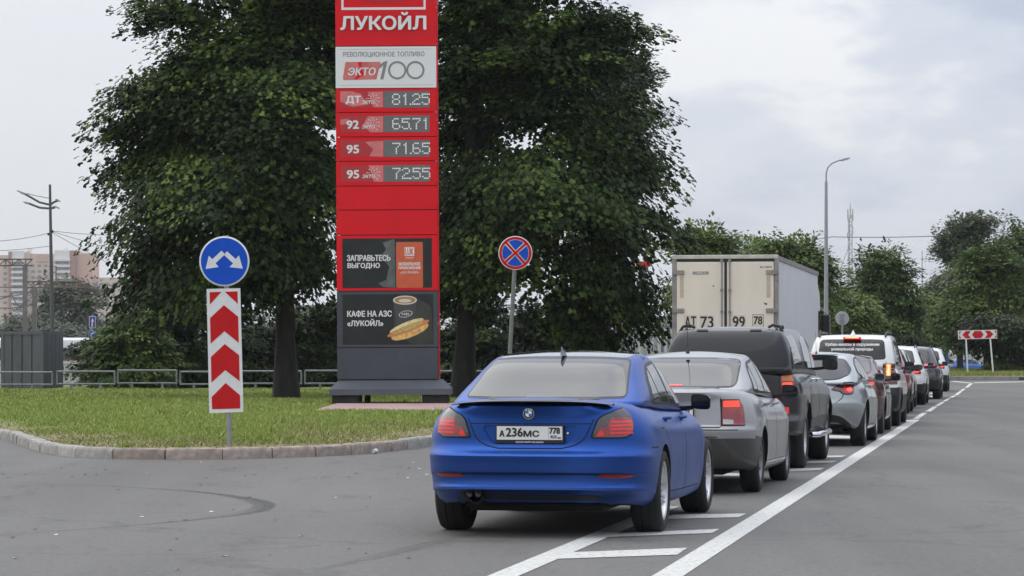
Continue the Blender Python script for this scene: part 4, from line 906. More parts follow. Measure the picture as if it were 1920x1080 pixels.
for r0, r1, m_, off in ((.0445, .0405, CHROME, -.0135), (.0275, .025, CHROME, -.0135)):
    b = MB(); V = [(r * math.cos(2 * math.pi * i / 40), .048 + off, .977 + r * math.sin(2 * math.pi * i / 40)) for i in range(40) for r in (r1, r0)]
    b.add(V, [(2 * i, 2 * i + 1, (2 * i + 3) % 80, (2 * i + 2) % 80) for i in range(40)]); b.build('badge_ring', m_, bg_)
for q in range(4):
    a0 = q * math.pi / 2; V = [(0, .0348, .977)] + [(.025 * math.cos(a0 + math.pi / 2 * i / 8), .0348, .977 + .025 * math.sin(a0 + math.pi / 2 * i / 8)) for i in range(9)]
    MB().add(V, [tuple(range(10))]).build('badge_quadrant', mat('badge_blue', (.02, .12, .5), .2) if q % 2 else PLATEW, bg_)
for ch, a in (('B', 125), ('M', 90), ('W', 55)):
    x, z = .0335 * math.cos(rad(a)), .977 + .0335 * math.sin(rad(a)); lettering(ch, x - .005, x + .005, z - .005, z + .005, .0343, PLATEW, bg_, .0006)
MB().lathe([(0, .012), (-.006, .012), (-.006, 0)], 16, 'y', (.30, .1, .825)).build('sensor_ring', PLATEK, car)
MB().lathe([(0, .008), (-.008, .008), (-.008, 0)], 16, 'y', (.30, .1, .825)).build('sensor', PLATEW, car)
for x in (-.475, -.405): MB().lathe([(-.02, .031), (.0, .036), (.12, .036), (.12, .03), (.02, .029), (.03, .0)], 20, 'y', (x, .04, .352)).build('exhaust_tip', mat('sooty_steel', (.05, .045, .045), .35, .9), car, 40)
MB().lathe([(0, .05), (.01, .07), (.3, .085)], 16, 'y', (-.44, .12, .33)).build('silencer', DARKM, car)
sp_ = MB(); V = []; n = 25
for i in range(n):
    x = -.64 + 1.28 * i / (n - 1); t = abs(x) / .64; y = lerp_tab([(0, .045), (.4, .065), (.8, .12), (1, .17)], t); z = 1.070 - .02 * t ** 2.5; q = .010 * (1 - t ** 6) + .001
    V += [(x, y + .10, z + .004), (x, y - .012, z + q), (x, y - .026, z + q - .006), (x, y - .01, z - .008), (x, y + .10, z - .012)]
sp_.add(V, [(i * 5 + j, i * 5 + 5 + j, i * 5 + 5 + (j + 1) % 5, i * 5 + (j + 1) % 5) for i in range(n - 1) for j in range(5)]); sp_.build('boot_spoiler', mat('spoiler_black', (.015, .016, .018), .3, coat=.3), car, 50)
fin = MB(); V = []
for i in range(9):
    t = i / 8; V += [(-.022 * (1 - t) ** .6 - .0005, 1.50 + .16 * (1 - t) + .0 * t, 1.425 + .078 * t), (.022 * (1 - t) ** .6 + .0005, 1.50 + .16 * (1 - t), 1.425 + .078 * t), (0, 1.46 + .03 * t, 1.425 + .078 * t)]
fin.add(V, [(i * 3 + j, i * 3 + (j + 1) % 3, i * 3 + 3 + (j + 1) % 3, i * 3 + 3 + j) for i in range(8) for j in range(3)]); fin.build('shark_fin_antenna', mat('mirror_gloss_black', (0, 0, 0)), car, 60)
# wheel wells need dark liners: already cut

# ---- silver saloon
SILV = paint('silver_paint', (.33, .33, .335), .5, .3, .5, .12)
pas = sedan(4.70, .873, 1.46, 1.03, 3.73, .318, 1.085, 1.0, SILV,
    rear=[(.25, .17), (.34, .10), (.45, .05), (.58, .012), (.655, 0), (.675, .004), (.69, .03), (.72, .055), (.95, .075), (1.05, .04)],
    rwin=[(.3, 1.095), (.60, 1.10), (.56, 1.365), (.3, 1.38)], fwin=[(.3, 1.0), (.62, 1.0), (.52, 1.33), (.3, 1.345)],
    dlo=[(1.15, 1.03), (1.32, 1.20), (1.62, 1.345), (2.2, 1.385), (2.7, 1.34), (3.15, 1.17), (3.42, .985)], dlo_r=.12,
    wins=[[(1.28, 1.05), (1.40, 1.20), (1.60, 1.30), (1.64, 1.045)], [(1.69, 1.045), (1.66, 1.32), (2.16, 1.352), (2.22, 1.03)], [(2.31, 1.02), (2.25, 1.352), (2.66, 1.315), (3.08, 1.15), (3.28, 1.0)]],
    seams=[[(1.13, .95), (1.15, .84), (1.33, .68), (1.38, .32)], [(2.29, .95), (2.30, .6), (2.3, .30)], [(3.36, .9), (3.32, .6), (3.3, .30)], [(1.4, .31), (3.3, .29)]],
    lines=[('B', [(-.52, 1.03), (-.53, .9), (-.545, .72), (-.52, .692), (.52, .692), (.545, .72), (.53, .9), (.52, 1.03)], .010), ('B', [(-.7, .665), (0, .668), (.7, .665)], .010)],
    handles=[(1.5, .91), (2.5, .895)], lamp_axis=(.52, .5),
    lamps=[LAMP('lamp_seal', [(2, .705), (1, .975), (42, .975), (49, .90), (49, .705)], DARKM, .004, .02),
           LAMP('tail_lamp', [(3.5, .713), (3, .967), (41, .967), (47, .895), (47, .713)], REDL, .012, .02),
           ('lit_brake_lamp', [(5, .895), (5, .955), (36, .955), (38, .895)], mat('brake_lamp_mid', (.6, .03, .02), .3, emit=(1, .07, .025), estr=.95), .016, .012),
           ('clear_lens', [(5, .72), (5, .775), (22, .765), (22, .72)], CLEARL, .016, .01)],
    pats=[('bumper_strip', [(-.5, .589), (-.5, .60), (.5, .60), (.5, .589)], 'B', mat('faded_trim', (.035, .035, .036), .5, var=.3), .006, .01, False),
          ], cladf=lambda y, z: y < .8 and z < .585, cladmat=paint('shaded_dusty_silver', (.05, .05, .05), .3, .35, .3, .3),  # lower bumper: undercut shade painted in as a darker silver, plus some dust
    mirror=(.935, 3.0, 1.02), mirmat=TRIM, mirk=.92, spokes=7, rimmat=STEELRIM, rr=.205, tw=.2, Lr=.8, nr=3.0, crown=.04)
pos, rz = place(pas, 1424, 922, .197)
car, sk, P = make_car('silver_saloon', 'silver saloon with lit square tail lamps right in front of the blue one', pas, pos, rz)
plate(car, 0, .045, .845, [('К', -.235, -.195, -.028, .018), ('381', -.185, -.055, -.028, .038), ('ТО', -.045, .075, -.028, .018), ('47', .175, .235, -.004, .042), ('RUS', .17, .215, -.04, -.018, .0012)])
antenna(car, 0, 1.55, 1.435, .36, .1)
P('high_brake_light', rrect(-.32, .06, 1.100, 1.112, .004), 'B', mat('dotted_red_led', (.6, .02, .02), .3, emit=(1, .08, .08), estr=.8), .008)

# ---- dark grey pickup with canopy
DGREY = paint('dark_grey_paint', (.010, .011, .012), .1, .25, .3, .04)
GREYF = paint('grey_flare_paint', (.018, .019, .020), .1, .45, .2, .08)
pk = hatch(5.05, .90, 1.775, 1.18, 4.18, .375, 1.20, DGREY, zw=1.25, rake=.42, g0=.02, archgap=.06, flare=.035,
    zb=[(0, .46), (.5, .42), (1.2, .40), (4.0, .40), (5.05, .42)],
    zt=[(0, 1.22), (1.2, 1.22), (2.2, 1.20), (3.6, 1.16), (4.2, 1.12), (4.7, 1.04), (5.05, .9)],
    rear=[(.4, .02), (.5, 0), (.62, 0), (.66, .05), (.70, .09), (1.2, .10)],
    gh=dict(belt=[(0, 1.19), (2, 1.17), (4.2, 1.1)], roof=[(0, 1.70), (1.0, 1.735), (1.7, 1.74), (2.6, 1.735), (3.3, 1.66), (3.8, 1.5)],
            rear=[(0, .05), (.5, .17), (.85, .30), (1, .42)], front=[(0, 4.05), (.5, 3.75), (.85, 3.4), (1, 3.1)],
            w=[(0, .80), (.3, .785), (.6, .745), (.8, .70), (.9, .67), (.97, .64), (1, .59)], Lr=.25, nr=4.2, Lf=.8),
    rwin=[(.4, 1.262), (.765, 1.27), (.70, 1.56), (.61, 1.70), (.4, 1.725)], rwin_r=.07, rglass=mat('canopy_glass', (.010, .011, .014), .05, spec=.3), fwin=[(.3, 1.2), (.7, 1.2), (.58, 1.6), (.3, 1.62)],
    wins=[[(.42, 1.30), (.50, 1.64), (1.25, 1.66), (1.42, 1.29)], [(1.95, 1.24), (1.78, 1.40), (1.9, 1.60), (2.30, 1.655), (2.62, 1.64), (2.66, 1.22)], [(2.74, 1.215), (2.70, 1.635), (3.05, 1.58), (3.5, 1.35), (3.68, 1.19)]],
    dlo=None, seams=[[(1.60, 1.12), (1.6, .42)], [(2.70, 1.12), (2.72, .8), (2.7, .44)], [(3.77, 1.05), (3.74, .7), (3.7, .44)], [(1.74, 1.12), (1.72, .9), (1.9, .6), (1.95, .44)]],
    lines=[('B', [(-.70, 1.235), (.70, 1.235)], .014), ('B', [(-.66, 1.2), (-.66, .70), (.66, .70), (.66, 1.2)], .012), ('B', [(.705, 1.25), (.66, 1.5), (.60, 1.72)], .006), ('B', [(-.705, 1.25), (-.66, 1.5), (-.60, 1.72)], .006)],
    handles=[(2.25, 1.10), (3.0, 1.095)], handle_mat=CHROME, lamp_axis=(.55, .5),
    lamps=[LAMP('lamp_seal', [(16, .885), (15, 1.18), (30, 1.20), (45, 1.19), (47, 1.05), (42, .885)], TRIM, .006, .03),
           LAMP('tail_lamp', [(18, .90), (17, 1.165), (30, 1.18), (42, 1.17), (44, 1.04), (39, .90)], REDL, .016, .03),
           ('orange_lens', [(19, 1.10), (19, 1.155), (40, 1.165), (42, 1.09)], ORANGE, .021, .02),
           ('lit_brake_lamp', [(20, .98), (20, 1.075), (38, 1.075), (38, .98)], mat('pickup_brake_lit', (.6, .02, .01), .3, emit=(1, .09, .04), estr=1.4), .022, .02),
           ('clear_lens', [(21, .915), (21, .96), (35, .96), (35, .915)], CLEARL, .021, .015)],
    pats=[('reflector', rrect(.66, .76, .70, .78, .01), 'B', mat('lit_fog_red', (.5, .02, .02), .3, emit=(1, .05, .04), estr=.35), .008, .01, True),
          ('bumper_step', rrect(-.62, .62, .50, .60, .02), 'B', TRIM, .006, .01, False)],
    mirror=(.985, 3.25, 1.29), mirmat=TRIM, mirk=1.0, spokes=6, rimmat=ALLOY, rr=.225, tw=.26, nr=4.2, Lr=.45, Lf=.8, nf=3.6, crown=.02, clad=.62, cladmat=GREYF)
pos, rz = place(pk, 1508, 877.5, .197)
car, sk, P = make_car('grey_pickup', 'dark grey pickup truck with a glazed canopy over its bed and roof bars', pk, pos, rz)
for s in (1, -1):
    MB().tube([(s * .88, 1.75, .40), (s * .96, 1.85, .40), (s * .96, 3.5, .40), (s * .88, 3.6, .40)], .038, 10).build('side_step', CHROME, car, 50)
    MB().tube([(s * .56, .62, 1.72), (s * .56, .68, 1.765), (s * .56, 1.35, 1.775), (s * .56, 1.4, 1.74)], .016, 8).build('roof_rail', TRIM, car, 50)
    MB().tube([(s * .64, .62, 1.70), (s * .60, .62, 1.765), (s * .52, .62, 1.785), (s * .46, .62, 1.755)], .018, 8).build('roof_bar_foot', TRIM, car, 50)
    P('window_hinge', rrect(min(s * .26, s * .40), max(s * .26, s * .40), 1.705, 1.717, .004), 'B', TRIM, .014)
antenna(car, .36, 2.5, 1.74, .30, .15)

# ---- silver hatchback
SILV2 = paint('silver_green_paint', (.36, .385, .39), .6, .26, .8, .12)
opl = hatch(4.42, .905, 1.45, .87, 3.55, .335, 1.0, SILV2, zw=1.02, rake=.72, g0=.10,
    zb=[(0, .36), (.25, .34), (.5, .27), (.9, .22), (3.3, .2), (4.42, .26)],
    rear=[(.3, .15), (.38, .08), (.5, .03), (.6, .0), (.66, .0), (.72, .03), (.80, .05), (.97, .10)],
    rwin=[(.3, 1.022), (.50, 1.035), (.64, 1.10), (.67, 1.17), (.56, 1.325), (.3, 1.345)], rwin_r=.06, fwin=[(.3, 1.0), (.62, 1.0), (.52, 1.3), (.3, 1.31)],
    dlo=[(.62, 1.13), (.85, 1.27), (1.3, 1.355), (1.9, 1.375), (2.4, 1.335), (2.9, 1.16), (3.2, .985), (1.0, 1.04)], dlo_r=.06,
    wins=[[(.80, 1.13), (.95, 1.25), (1.22, 1.31), (1.26, 1.08)], [(1.31, 1.06), (1.28, 1.325), (1.75, 1.345), (1.82, 1.03)], [(1.91, 1.02), (1.85, 1.345), (2.35, 1.305), (2.8, 1.14), (3.02, 1.0)]],
    seams=[[(.98, 1.0), (1.0, .85), (1.18, .7), (1.26, .34)], [(1.87, 1.0), (1.9, .6), (1.88, .32)], [(2.98, .95), (2.95, .6), (2.92, .32)], [(1.28, .32), (2.92, .30)]],
    lines=[('B', [(-.585, .97), (-.60, .84), (-.56, .74), (-.48, .675), (-.34, .645), (.34, .645), (.48, .675), (.56, .74), (.60, .84), (.585, .97)], .012)],
    handles=[(1.22, .925), (2.1, .91)], lamp_axis=(.52, .5),
    lamps=[LAMP('lamp_seal', [(-19, .872), (-5, .945), (12, .985), (38, .99), (56, .965), (58, .90), (48, .81), (30, .79), (8, .80), (2, .84), (-10, .85)], DARKM, .004, .04),
           LAMP('tail_lamp', [(-17, .872), (-4, .938), (12, .977), (38, .982), (54, .958), (56, .90), (47, .82), (30, .80), (9, .81), (3, .85), (-9, .858)], mat('dark_red_lens', (.09, .006, .008), .1, coat=1, spec=.8), .012, .03),
           ('red_lens', [(12, .83), (10, .92), (25, .955), (45, .94), (46, .85), (30, .815)], REDB, .018, .03),
           ('lit_brake_lamp', [(22, .845), (20, .885), (38, .90), (42, .86), (34, .84)], mat('hatch_lamp_lit', (.6, .02, .01), .3, emit=(1, .12, .10), estr=1.5), .022, .02)],
    pats=[('bumper_skirt', [(-.60, .2), (-.70, .33), (-.55, .47), (-.3, .51), (.3, .51), (.55, .47), (.70, .33), (.6, .2)], 'B', TRIM, .004, .06, False)],
    mirror=(.965, 2.72, 1.04), mirk=.85, spokes=5, rimmat=ALLOY, rr=.22, tw=.225, Lr=.95, nr=2.6, crown=.03)
pos, rz = place(opl, 1621, 835.5, .19)
car, sk, P = make_car('silver_hatchback', 'silver hatchback with pointed dark red tail lamps in front of the pickup', opl, pos, rz)
plate(car, 0, .0, .70, [('О', -.235, -.195, -.028, .018), ('745', -.185, -.055, -.028, .038), ('УН', -.045, .075, -.028, .018), ('178', .155, .24, -.004, .042)])
antenna(car, .1, 1.0, 1.40, .34, .35)
MB().box(-.45, .45, .70, .86, 1.40, 1.415, 0, .005).build('roof_spoiler', SILV2, car, 40)
P('high_brake_light', rrect(-.12, .12, 1.365, 1.378, .004), 'B', REDB, .008)

# ---- maroon saloon
MAR = paint('maroon_paint', (.085, .02, .02), .5, .28, .8, .18)
mr_ = sedan(4.37, .85, 1.40, .98, 3.55, .315, 1.06, .97, MAR, rwin=[(.3, 1.07), (.6, 1.075), (.54, 1.305), (.3, 1.32)], fwin=[(.3, .97), (.6, .97), (.5, 1.25), (.3, 1.26)],
    dlo=[(1.1, 1.0), (1.3, 1.16), (1.6, 1.28), (2.1, 1.32), (2.55, 1.28), (2.95, 1.12), (3.2, .95)], dlo_r=.1,
    wins=[[(1.28, 1.02), (1.4, 1.17), (1.6, 1.25), (1.95, 1.275), (2.02, 1.0)], [(2.1, .99), (2.04, 1.28), (2.48, 1.25), (2.88, 1.1), (3.05, .97)]],
    seams=[[(1.07, .9), (1.1, .8), (1.3, .62), (1.34, .32)], [(2.09, .9), (2.1, .3)], [(3.14, .86), (3.1, .3)]], lines=[('B', [(-.5, 1.0), (-.5, .69), (.5, .69), (.5, 1.0)], .01)],
    handles=[(1.45, .89), (2.35, .88)], lamp_axis=(.5, .5),
    lamps=[LAMP('tail_lamp', [(5, .80), (3, .95), (40, .99), (48, .93), (45, .80)], REDL), ('lit_brake_lamp', [(10, .86), (10, .93), (38, .95), (38, .87)], LIT, .018, .02)],
    pats=[], mirror=(.93, 2.86, .985), mirk=.9, spokes=5, rimmat=STEELRIM, rr=.2, tw=.2, Lr=.9)
pos, rz = place(mr_, 1655, 813, .18)
car, sk, P = make_car('maroon_saloon', 'maroon saloon half hidden between the silver hatchback and the white van-like car', mr_, pos, rz)
plate(car, 0, .03, .80, [('С204ЕР', -.235, .075, -.028, .03), ('98', .17, .235, -.004, .042)])

# ---- white boxy car with words on the rear window
WHT = paint('white_paint', (.72, .72, .71), 0, .3, .6, .12)
van = hatch(4.78, .92, 1.79, .98, 3.78, .355, 1.13, WHT, zw=1.18, rake=.30, g0=.05, clad=.60,
    gh=dict(belt=[(0, 1.12), (2, 1.10), (3.9, 1.04)], roof=[(0, 1.72), (.9, 1.76), (2.0, 1.765), (2.9, 1.72), (3.5, 1.55)], rear=[(0, .06), (.5, .14), (.85, .24), (1, .34)],
            front=[(0, 3.9), (.5, 3.6), (.85, 3.25), (1, 2.95)], w=[(0, .83), (.3, .82), (.6, .785), (.85, .74), (.95, .71), (1, .66)], Lr=.22, nr=4.2, Lf=.8, crown=.02),
    rwin=[(.4, 1.30), (.64, 1.31), (.60, 1.66), (.4, 1.67)], rwin_r=.05, rglass=GLASS_T, fwin=[(.3, 1.15), (.68, 1.15), (.6, 1.6), (.3, 1.62)],
    dlo=[(.42, 1.20), (.52, 1.62), (1.3, 1.67), (2.2, 1.67), (2.8, 1.58), (3.3, 1.32), (3.5, 1.13)], dlo_r=.08,
    wins=[[(.5, 1.22), (.58, 1.60), (1.15, 1.635), (1.2, 1.20)], [(1.26, 1.2), (1.22, 1.635), (1.95, 1.64), (2.0, 1.18)], [(2.08, 1.17), (2.03, 1.635), (2.7, 1.57), (3.18, 1.32), (3.35, 1.15)]],
    seams=[[(1.25, 1.15), (1.28, .8), (1.42, .4)], [(2.04, 1.14), (2.06, .4)], [(3.35, 1.1), (3.3, .4)]], lines=[('B', [(-.66, 1.25), (-.64, .72), (.64, .72), (.66, 1.25)], .012)],
    handles=[(1.45, 1.06), (2.3, 1.05)], lamp_axis=(.57, .45),
    lamps=[LAMP('tail_lamp', [(4, .82), (4, 1.215), (44, 1.215), (50, 1.10), (48, .82)], mat('dark_red_lens', (0, 0, 0)), .012, .03), ('lit_bar', [(14, .98), (14, 1.20), (28, 1.20), (28, .98)], mat('lit_amber_bar', (.9, .3, .05), .3, emit=(1, .16, .05), estr=2.0), .018, .02), ('lit_bar_core', [(18.5, .995), (18.5, 1.185), (23.5, 1.185), (23.5, .995)], LITHOT, .021, .006)],
    cladf=lambda y, z: y < .75 and z < .76, mirror=(.98, 3.0, 1.17), mirk=.95, mirmat=TRIM, spokes=5, rimmat=STEELRIM, rr=.22, tw=.25, Lr=.4, nr=4.0, crown=.02)
pos, rz = place(van, 1686, 798, .178)
car, sk, P = make_car('white_boxy_car', 'tall white car with two lines of white words on its dark rear window', van, pos, rz)
for t, x0, x1, z0, z1 in (('Урбан-виллы в окружении', -.52, .52, 1.545, 1.615), ('уникальной природы', -.40, .40, 1.455, 1.525)):
    dd = lettering(t, x0, x1, z0, z1, 0, PLATEW, car, .0032); m_ = dd.data
    for v in m_.vertices:
        c, nn = sk.hit(Vector((v.co.x, -2, v.co.z)), Vector((0, 1, 0))); v.co.y = c.y - .008 + v.co.y
MB().box(-.17, .17, .17, .40, 1.685, 1.735, 0, .012).build('high_brake_light', mat('van_brake_red', (.5, .02, .03), .3, emit=(1, .05, .05), estr=.45), car)
MB().box(-.13, .13, .164, .169, 1.708, 1.722).build('brake_light_strip', LITHOT, car)
MB().lathe([(0, .05), (.03, .035), (.09, .004)], 10, 'z', (.0, .55, 1.775)).build('roof_antenna', WHT, car, 50)
for s in (1, -1):
    MB().tube([(s * .64, .34, 1.74), (s * .64, .42, 1.80), (s * .64, 1.2, 1.82), (s * .64, 2.5, 1.81), (s * .64, 2.6, 1.74)], .022, 8).build('roof_rail', TRIM, car, 50)
plate(car, 0, -.0, .62, [('Н516КВ', -.235, .075, -.028, .03), ('198', .155, .24, -.004, .042)])

def suv(name, label, px, py, pm, h=1.6, L=4.4, w=.9, axle='yr', th=.172, lampm=None, lamps=None, zw=1.05, clad=.45, glass=GLASS, rails=True, rwz=None, mm=TRIM, seg=None, solo=None, rw=.60, cat='car'):
    b = h - 1.6
    z0 = (rwz or (1.10 + b * .5, 1.47 + b))
    sp = hatch(L, w, h, .9, .9 + L * .61, .35, 1.02 + b * .3, pm, zw=zw + b * .3, rake=.5, g0=.07, clad=clad, rwin=[(.3, z0[0]), (rw, z0[0] + .03), (rw - .08, z0[1] - .02), (.3, z0[1])], fwin=[(.3, 1.02), (.64, 1.02), (.55, h - .2), (.3, h - .18)],
        dlo=[(.55, z0[0] + .03), (.75, z0[1] - .06), (1.4, z0[1] - .01), (2.1, z0[1] - .01), (2.6, z0[1] - .08), (3.0, z0[0] + .1), (3.2, 1.02)], dlo_r=.07,
        wins=[[(.68, z0[0] + .05), (.82, z0[1] - .09), (1.1, z0[1] - .06), (1.15, z0[0])], [(1.22, z0[0]), (1.18, z0[1] - .055), (1.8, z0[1] - .045), (1.85, z0[0] - .02)], [(1.93, z0[0] - .03), (1.88, z0[1] - .045), (2.5, z0[1] - .1), (2.9, z0[0] + .08), (3.02, 1.04)]],
        seams=[[(1.1, 1.0), (1.14, .8), (1.32, .4)], [(1.88, 1.0), (1.9, .4)], [(2.95, 1.0), (2.92, .4)]], lines=[('B', [(-.6, z0[0] - .05), (-.58, .66), (.58, .66), (.6, z0[0] - .05)], .012)],
        handles=[(1.3, .95), (2.15, .94)], lamp_axis=(.55, .45), glass=glass,
        lamps=lamps or [LAMP('tail_lamp', [(0, .82), (-2, .98), (42, 1.0), (50, .92), (46, .82)], REDL), ('lit_brake_lamp', [(12, .86), (12, .95), (38, .96), (38, .87)], LIT, .018, .02)],
        cladf=lambda y, z: y < .7 and z < .58,
        mirror=(w + .055, 2.75, 1.06 + b * .4), mirmat=mm, mirk=.85, spokes=5, rimmat=STEELRIM, rr=.21, tw=.23, Lr=.7, nr=3.0, crown=.03, solo=solo, cat=cat)
    pos, rz = place(sp, px, py, th, axle)
    car, sk, P = make_car(name, label, sp, pos, rz)
    if rails:
        for s in (1, -1): MB().tube([(s * .58, .75, h - .07), (s * .58, .85, h - .01), (s * .58, 1.6, h + .01), (s * .58, 2.4, h - .01), (s * .58, 2.5, h - .08)], .016, 8).build('roof_rail', CHROME if rails == 2 else TRIM, car, 50)
    plate(car, 0, .01, .74, [('В417ОМ', -.235, .075, -.028, .03), ('178', .155, .24, -.004, .042)])
    return car, sk, P
suv('white_compact_car', 'white compact car almost wholly hidden, in front of the tall white one', 1695, 781, WHT, 1.52, 4.1, .87, 'yf', .172, rails=False)
suv('red_crossover', 'dark red crossover with a red roof, between two pale cars', 1704, 775, paint('red_paint', (.30, .012, .02), .35, .25, .9, .1), 1.55, 4.2, .88, rails=False, glass=GLASS_T)
suv('grey_compact_car', 'pale grey compact car squeezed in ahead of the dark red crossover', 1717, 763, paint('pale_grey_paint', (.5, .5, .5), .3, .3, .6, .1), 1.54, 4.15, .87, 'yf', .172, rails=False)
suv('white_suv', 'white SUV whose ring-shaped brake lamp glows orange red', 1734, 759, WHT, 1.60, 4.4, .9, th=.172, rails=1, clad=.55,
    lamps=[LAMP('tail_lamp', [(-10, .84), (-10, 1.07), (44, 1.09), (52, 1.0), (48, .84)], REDL, .012, .04), ('lit_ring', [(4, .875), (4, 1.045), (34, 1.045), (38, .96), (34, .875)], LIT, .018, .04), ('lamp_centre', [(13, .92), (13, 1.0), (27, 1.0), (27, .92)], REDL, .022, .03)])
suv('grey_suv', 'dark grey SUV with a pale roof and a pinkish red lamp strip', 1762, 748, paint('gunmetal_paint', (.06, .06, .065), .5, .3, .8, .2), 1.60, 4.5, .92, th=.172, rails=1,
    lamps=[LAMP('tail_lamp', [(-26, .99), (-26, 1.06), (40, 1.08), (50, 1.04), (44, .96), (0, .96)], REDL, .012, .02), ('lit_brake_lamp', [(-22, 1.01), (-22, 1.045), (36, 1.055), (38, 1.01)], mat('lit_pink_red', (.7, .05, .1), .3, emit=(1, .12, .22), estr=1.4), .018, .01)])
suv('pale_suv', 'pale silver SUV at the far head of the queue', 1776, 734, WHT, 1.58, 4.4, .9, th=.172, rails=1)
c_, s_, P_ = suv('far_blue_car', 'small bright blue car crossing behind the far grass verge', 1830, 672 + 25, paint('bright_blue_paint', (.015, .12, .40), .1, .3, .8, .1), 1.5, 4.2, .88, rails=False, solo=True)
c_.location = (PX(1779, 300) , 300, -.86); c_.rotation_euler.z = rad(-86)
# ---------------------------------------------------------------- price totem
RED = mat('sign_red', (.66, .008, .016), .5, var=.05, scale=1.5, spec=.2); SLATE = mat('slate_panel', (.045, .052, .065), .45, var=.12, scale=2)
WH = mat('sign_white', (.72, .72, .71), .4); INK = mat('sign_grey_ink', (.22, .22, .22), .5); DISP = mat('display_grey', (.13, .135, .135), .35, var=.08, scale=4)
PINK = mat('faded_pink', (.60, .17, .17), .5, var=.1, scale=6); PHOTO = mat('poster_black', (.018, .021, .021), .35, spec=.3, var=.3, scale=2); LED = mat('led_white', (.6, .6, .6), .4, emit=(1, 1, 1), estr=.22)
YT = 71.0; k = YT / F; X0, X1 = PX(630, YT), PX(824, YT)      # face edges
def tz(py): return PZ(py, YT)
def tx(px): return PX(px, YT)
tot = thing('price_totem', 'tall red fuel price totem on a slate-grey foot in the grass', 'totem sign', (tx(730.5), YT, .13), 0, None, (0, rad(-.33), 0))
bx, bz = tx(727), .13
def T(pxs): return [(tx(a) - bx, tz(b) - bz) for a, b in pxs]
def tb(name, m, px0, px1, py0, py1, y0, y1, parent=tot, bev=0.0):
    return MB().box(tx(px0) - bx, tx(px1) - bx, y0, y1, tz(py1) - bz, tz(py0) - bz, 0, bev).build(name, m, parent)
tb('core', mat('totem_core', (.02, .02, .022), .6), 636, 814, -120, 714, .02, .6)
tb('side_edge', RED, 818.6, 820.6, -120, 546, .0, .5); tb('side_edge', SLATE, 818.6, 819.6, 546, 712, .0, .5); tb('side_edge', RED, 819.8, 821.2, 546, 708, .02, .5); tb('side_edge', mat('back_red', (.35, .01, .015), .4), 629.5, 631, -120, 712, .05, .5)
rows = [(-120, 86, RED), (87.5, 165, WH), (166.5, 210, RED), (211.5, 256, RED), (257.5, 301.5, RED), (303, 348, RED), (349.5, 393, RED), (394.5, 440, RED), (441.5, 545, RED), (546.5, 651, SLATE), (652.5, 711, SLATE)]
PN = []
for a, b_, m_ in rows: PN.append(tb('panel', m_, 629.5, 818.2, a, b_, -.03, .03, tot, .004))
def L(parent, body, px0, px1, py0, py1, m, bold=0, y=-.034, **kw):
    return lettering(body, tx(px0) - bx, tx(px1) - bx, tz(py1) - bz, tz(py0) - bz, y, m, parent, bold, **kw)
def flat(name, parent, pix, m, y=-.032, th=.003, r=0.0):
    P_ = T(pix); P_ = rnd_poly(P_, r) if r else P_; return MB().prism(P_, y, y + th).build(name, m, parent)
# brand panel
for q in ([(641, -60), (799, -60), (799, -56), (641, -56)], [(641, -56), (645, -56), (645, 14), (641, 14)], [(795, -56), (799, -56), (799, 14), (795, 14)], [(641, 14), (799, 14), (799, 18.5), (641, 18.5)]): flat('frame_line', PN[0], q, WH)
flat('emblem', PN[0], [(668, -60), (772, -60), (772, -2), (752, 2), (735, 3.5), (700, 3.5), (688, 2), (668, -2)], mat('emblem_dark_red', (.38, .008, .012), .3), -.036, .006, .03)
L(PN[0], 'LUK', 680, 760, -48, -10, WH, .012, -.037)
o = L(PN[0], 'ЛУКОЙЛ', 640, 799, 24, 56, WH, .016, -.075)
back = L(PN[0], 'ЛУКОЙЛ', 640, 799, 24, 56, mat('letter_return', (.3, .03, .03), .6), .016, -.05)
# white panel
L(PN[1], 'РЕВОЛЮЦИОННОЕ ТОПЛИВО', 644, 796, 97, 108, INK, .0016)
flat('badge_field', PN[1], [(648, 116), (714, 116), (706, 149), (644, 150), (643, 146)], mat('badge_pink', (.52, .10, .09), .5, col2=(.62, .19, .18), scale=3), -.033, .003, .02)
flat('badge_mark', PN[1], [(671, 116), (679, 116), (678, 128), (684, 140), (668, 149), (664, 149), (676, 134)], RED, -.0345, .001)
L(PN[1], 'ЭКТО', 652, 703, 127, 141, WH, .007, -.037, slant=.18)
flat('numeral_stroke', PN[1], [(709, 128), (712, 121), (722, 115), (727, 115), (719, 149), (713, 149), (719, 123), (713, 128)], INK)
for cx_ in (745, 779):
    V = []; n = 36
    for i in range(n):
        a = 2 * math.pi * i / n
        for r_ in (17.2, 13.4): V.append((tx(cx_ + r_ * math.cos(a)) - bx, -.0345, tz(132 + r_ * math.sin(a)) - bz))
    MB().add(V, [(2 * i, (2 * i + 2) % (2 * n), (2 * i + 3) % (2 * n), 2 * i + 1) for i in range(n)]).build('numeral_ring', INK, PN[1])
for q in ([(636, 92), (812, 92), (812, 92.8), (636, 92.8)], [(636, 159), (812, 159), (812, 159.8), (636, 159.8)]): flat('trim_line', PN[1], q, mat('pale_line', (.45, .45, .45), .5))
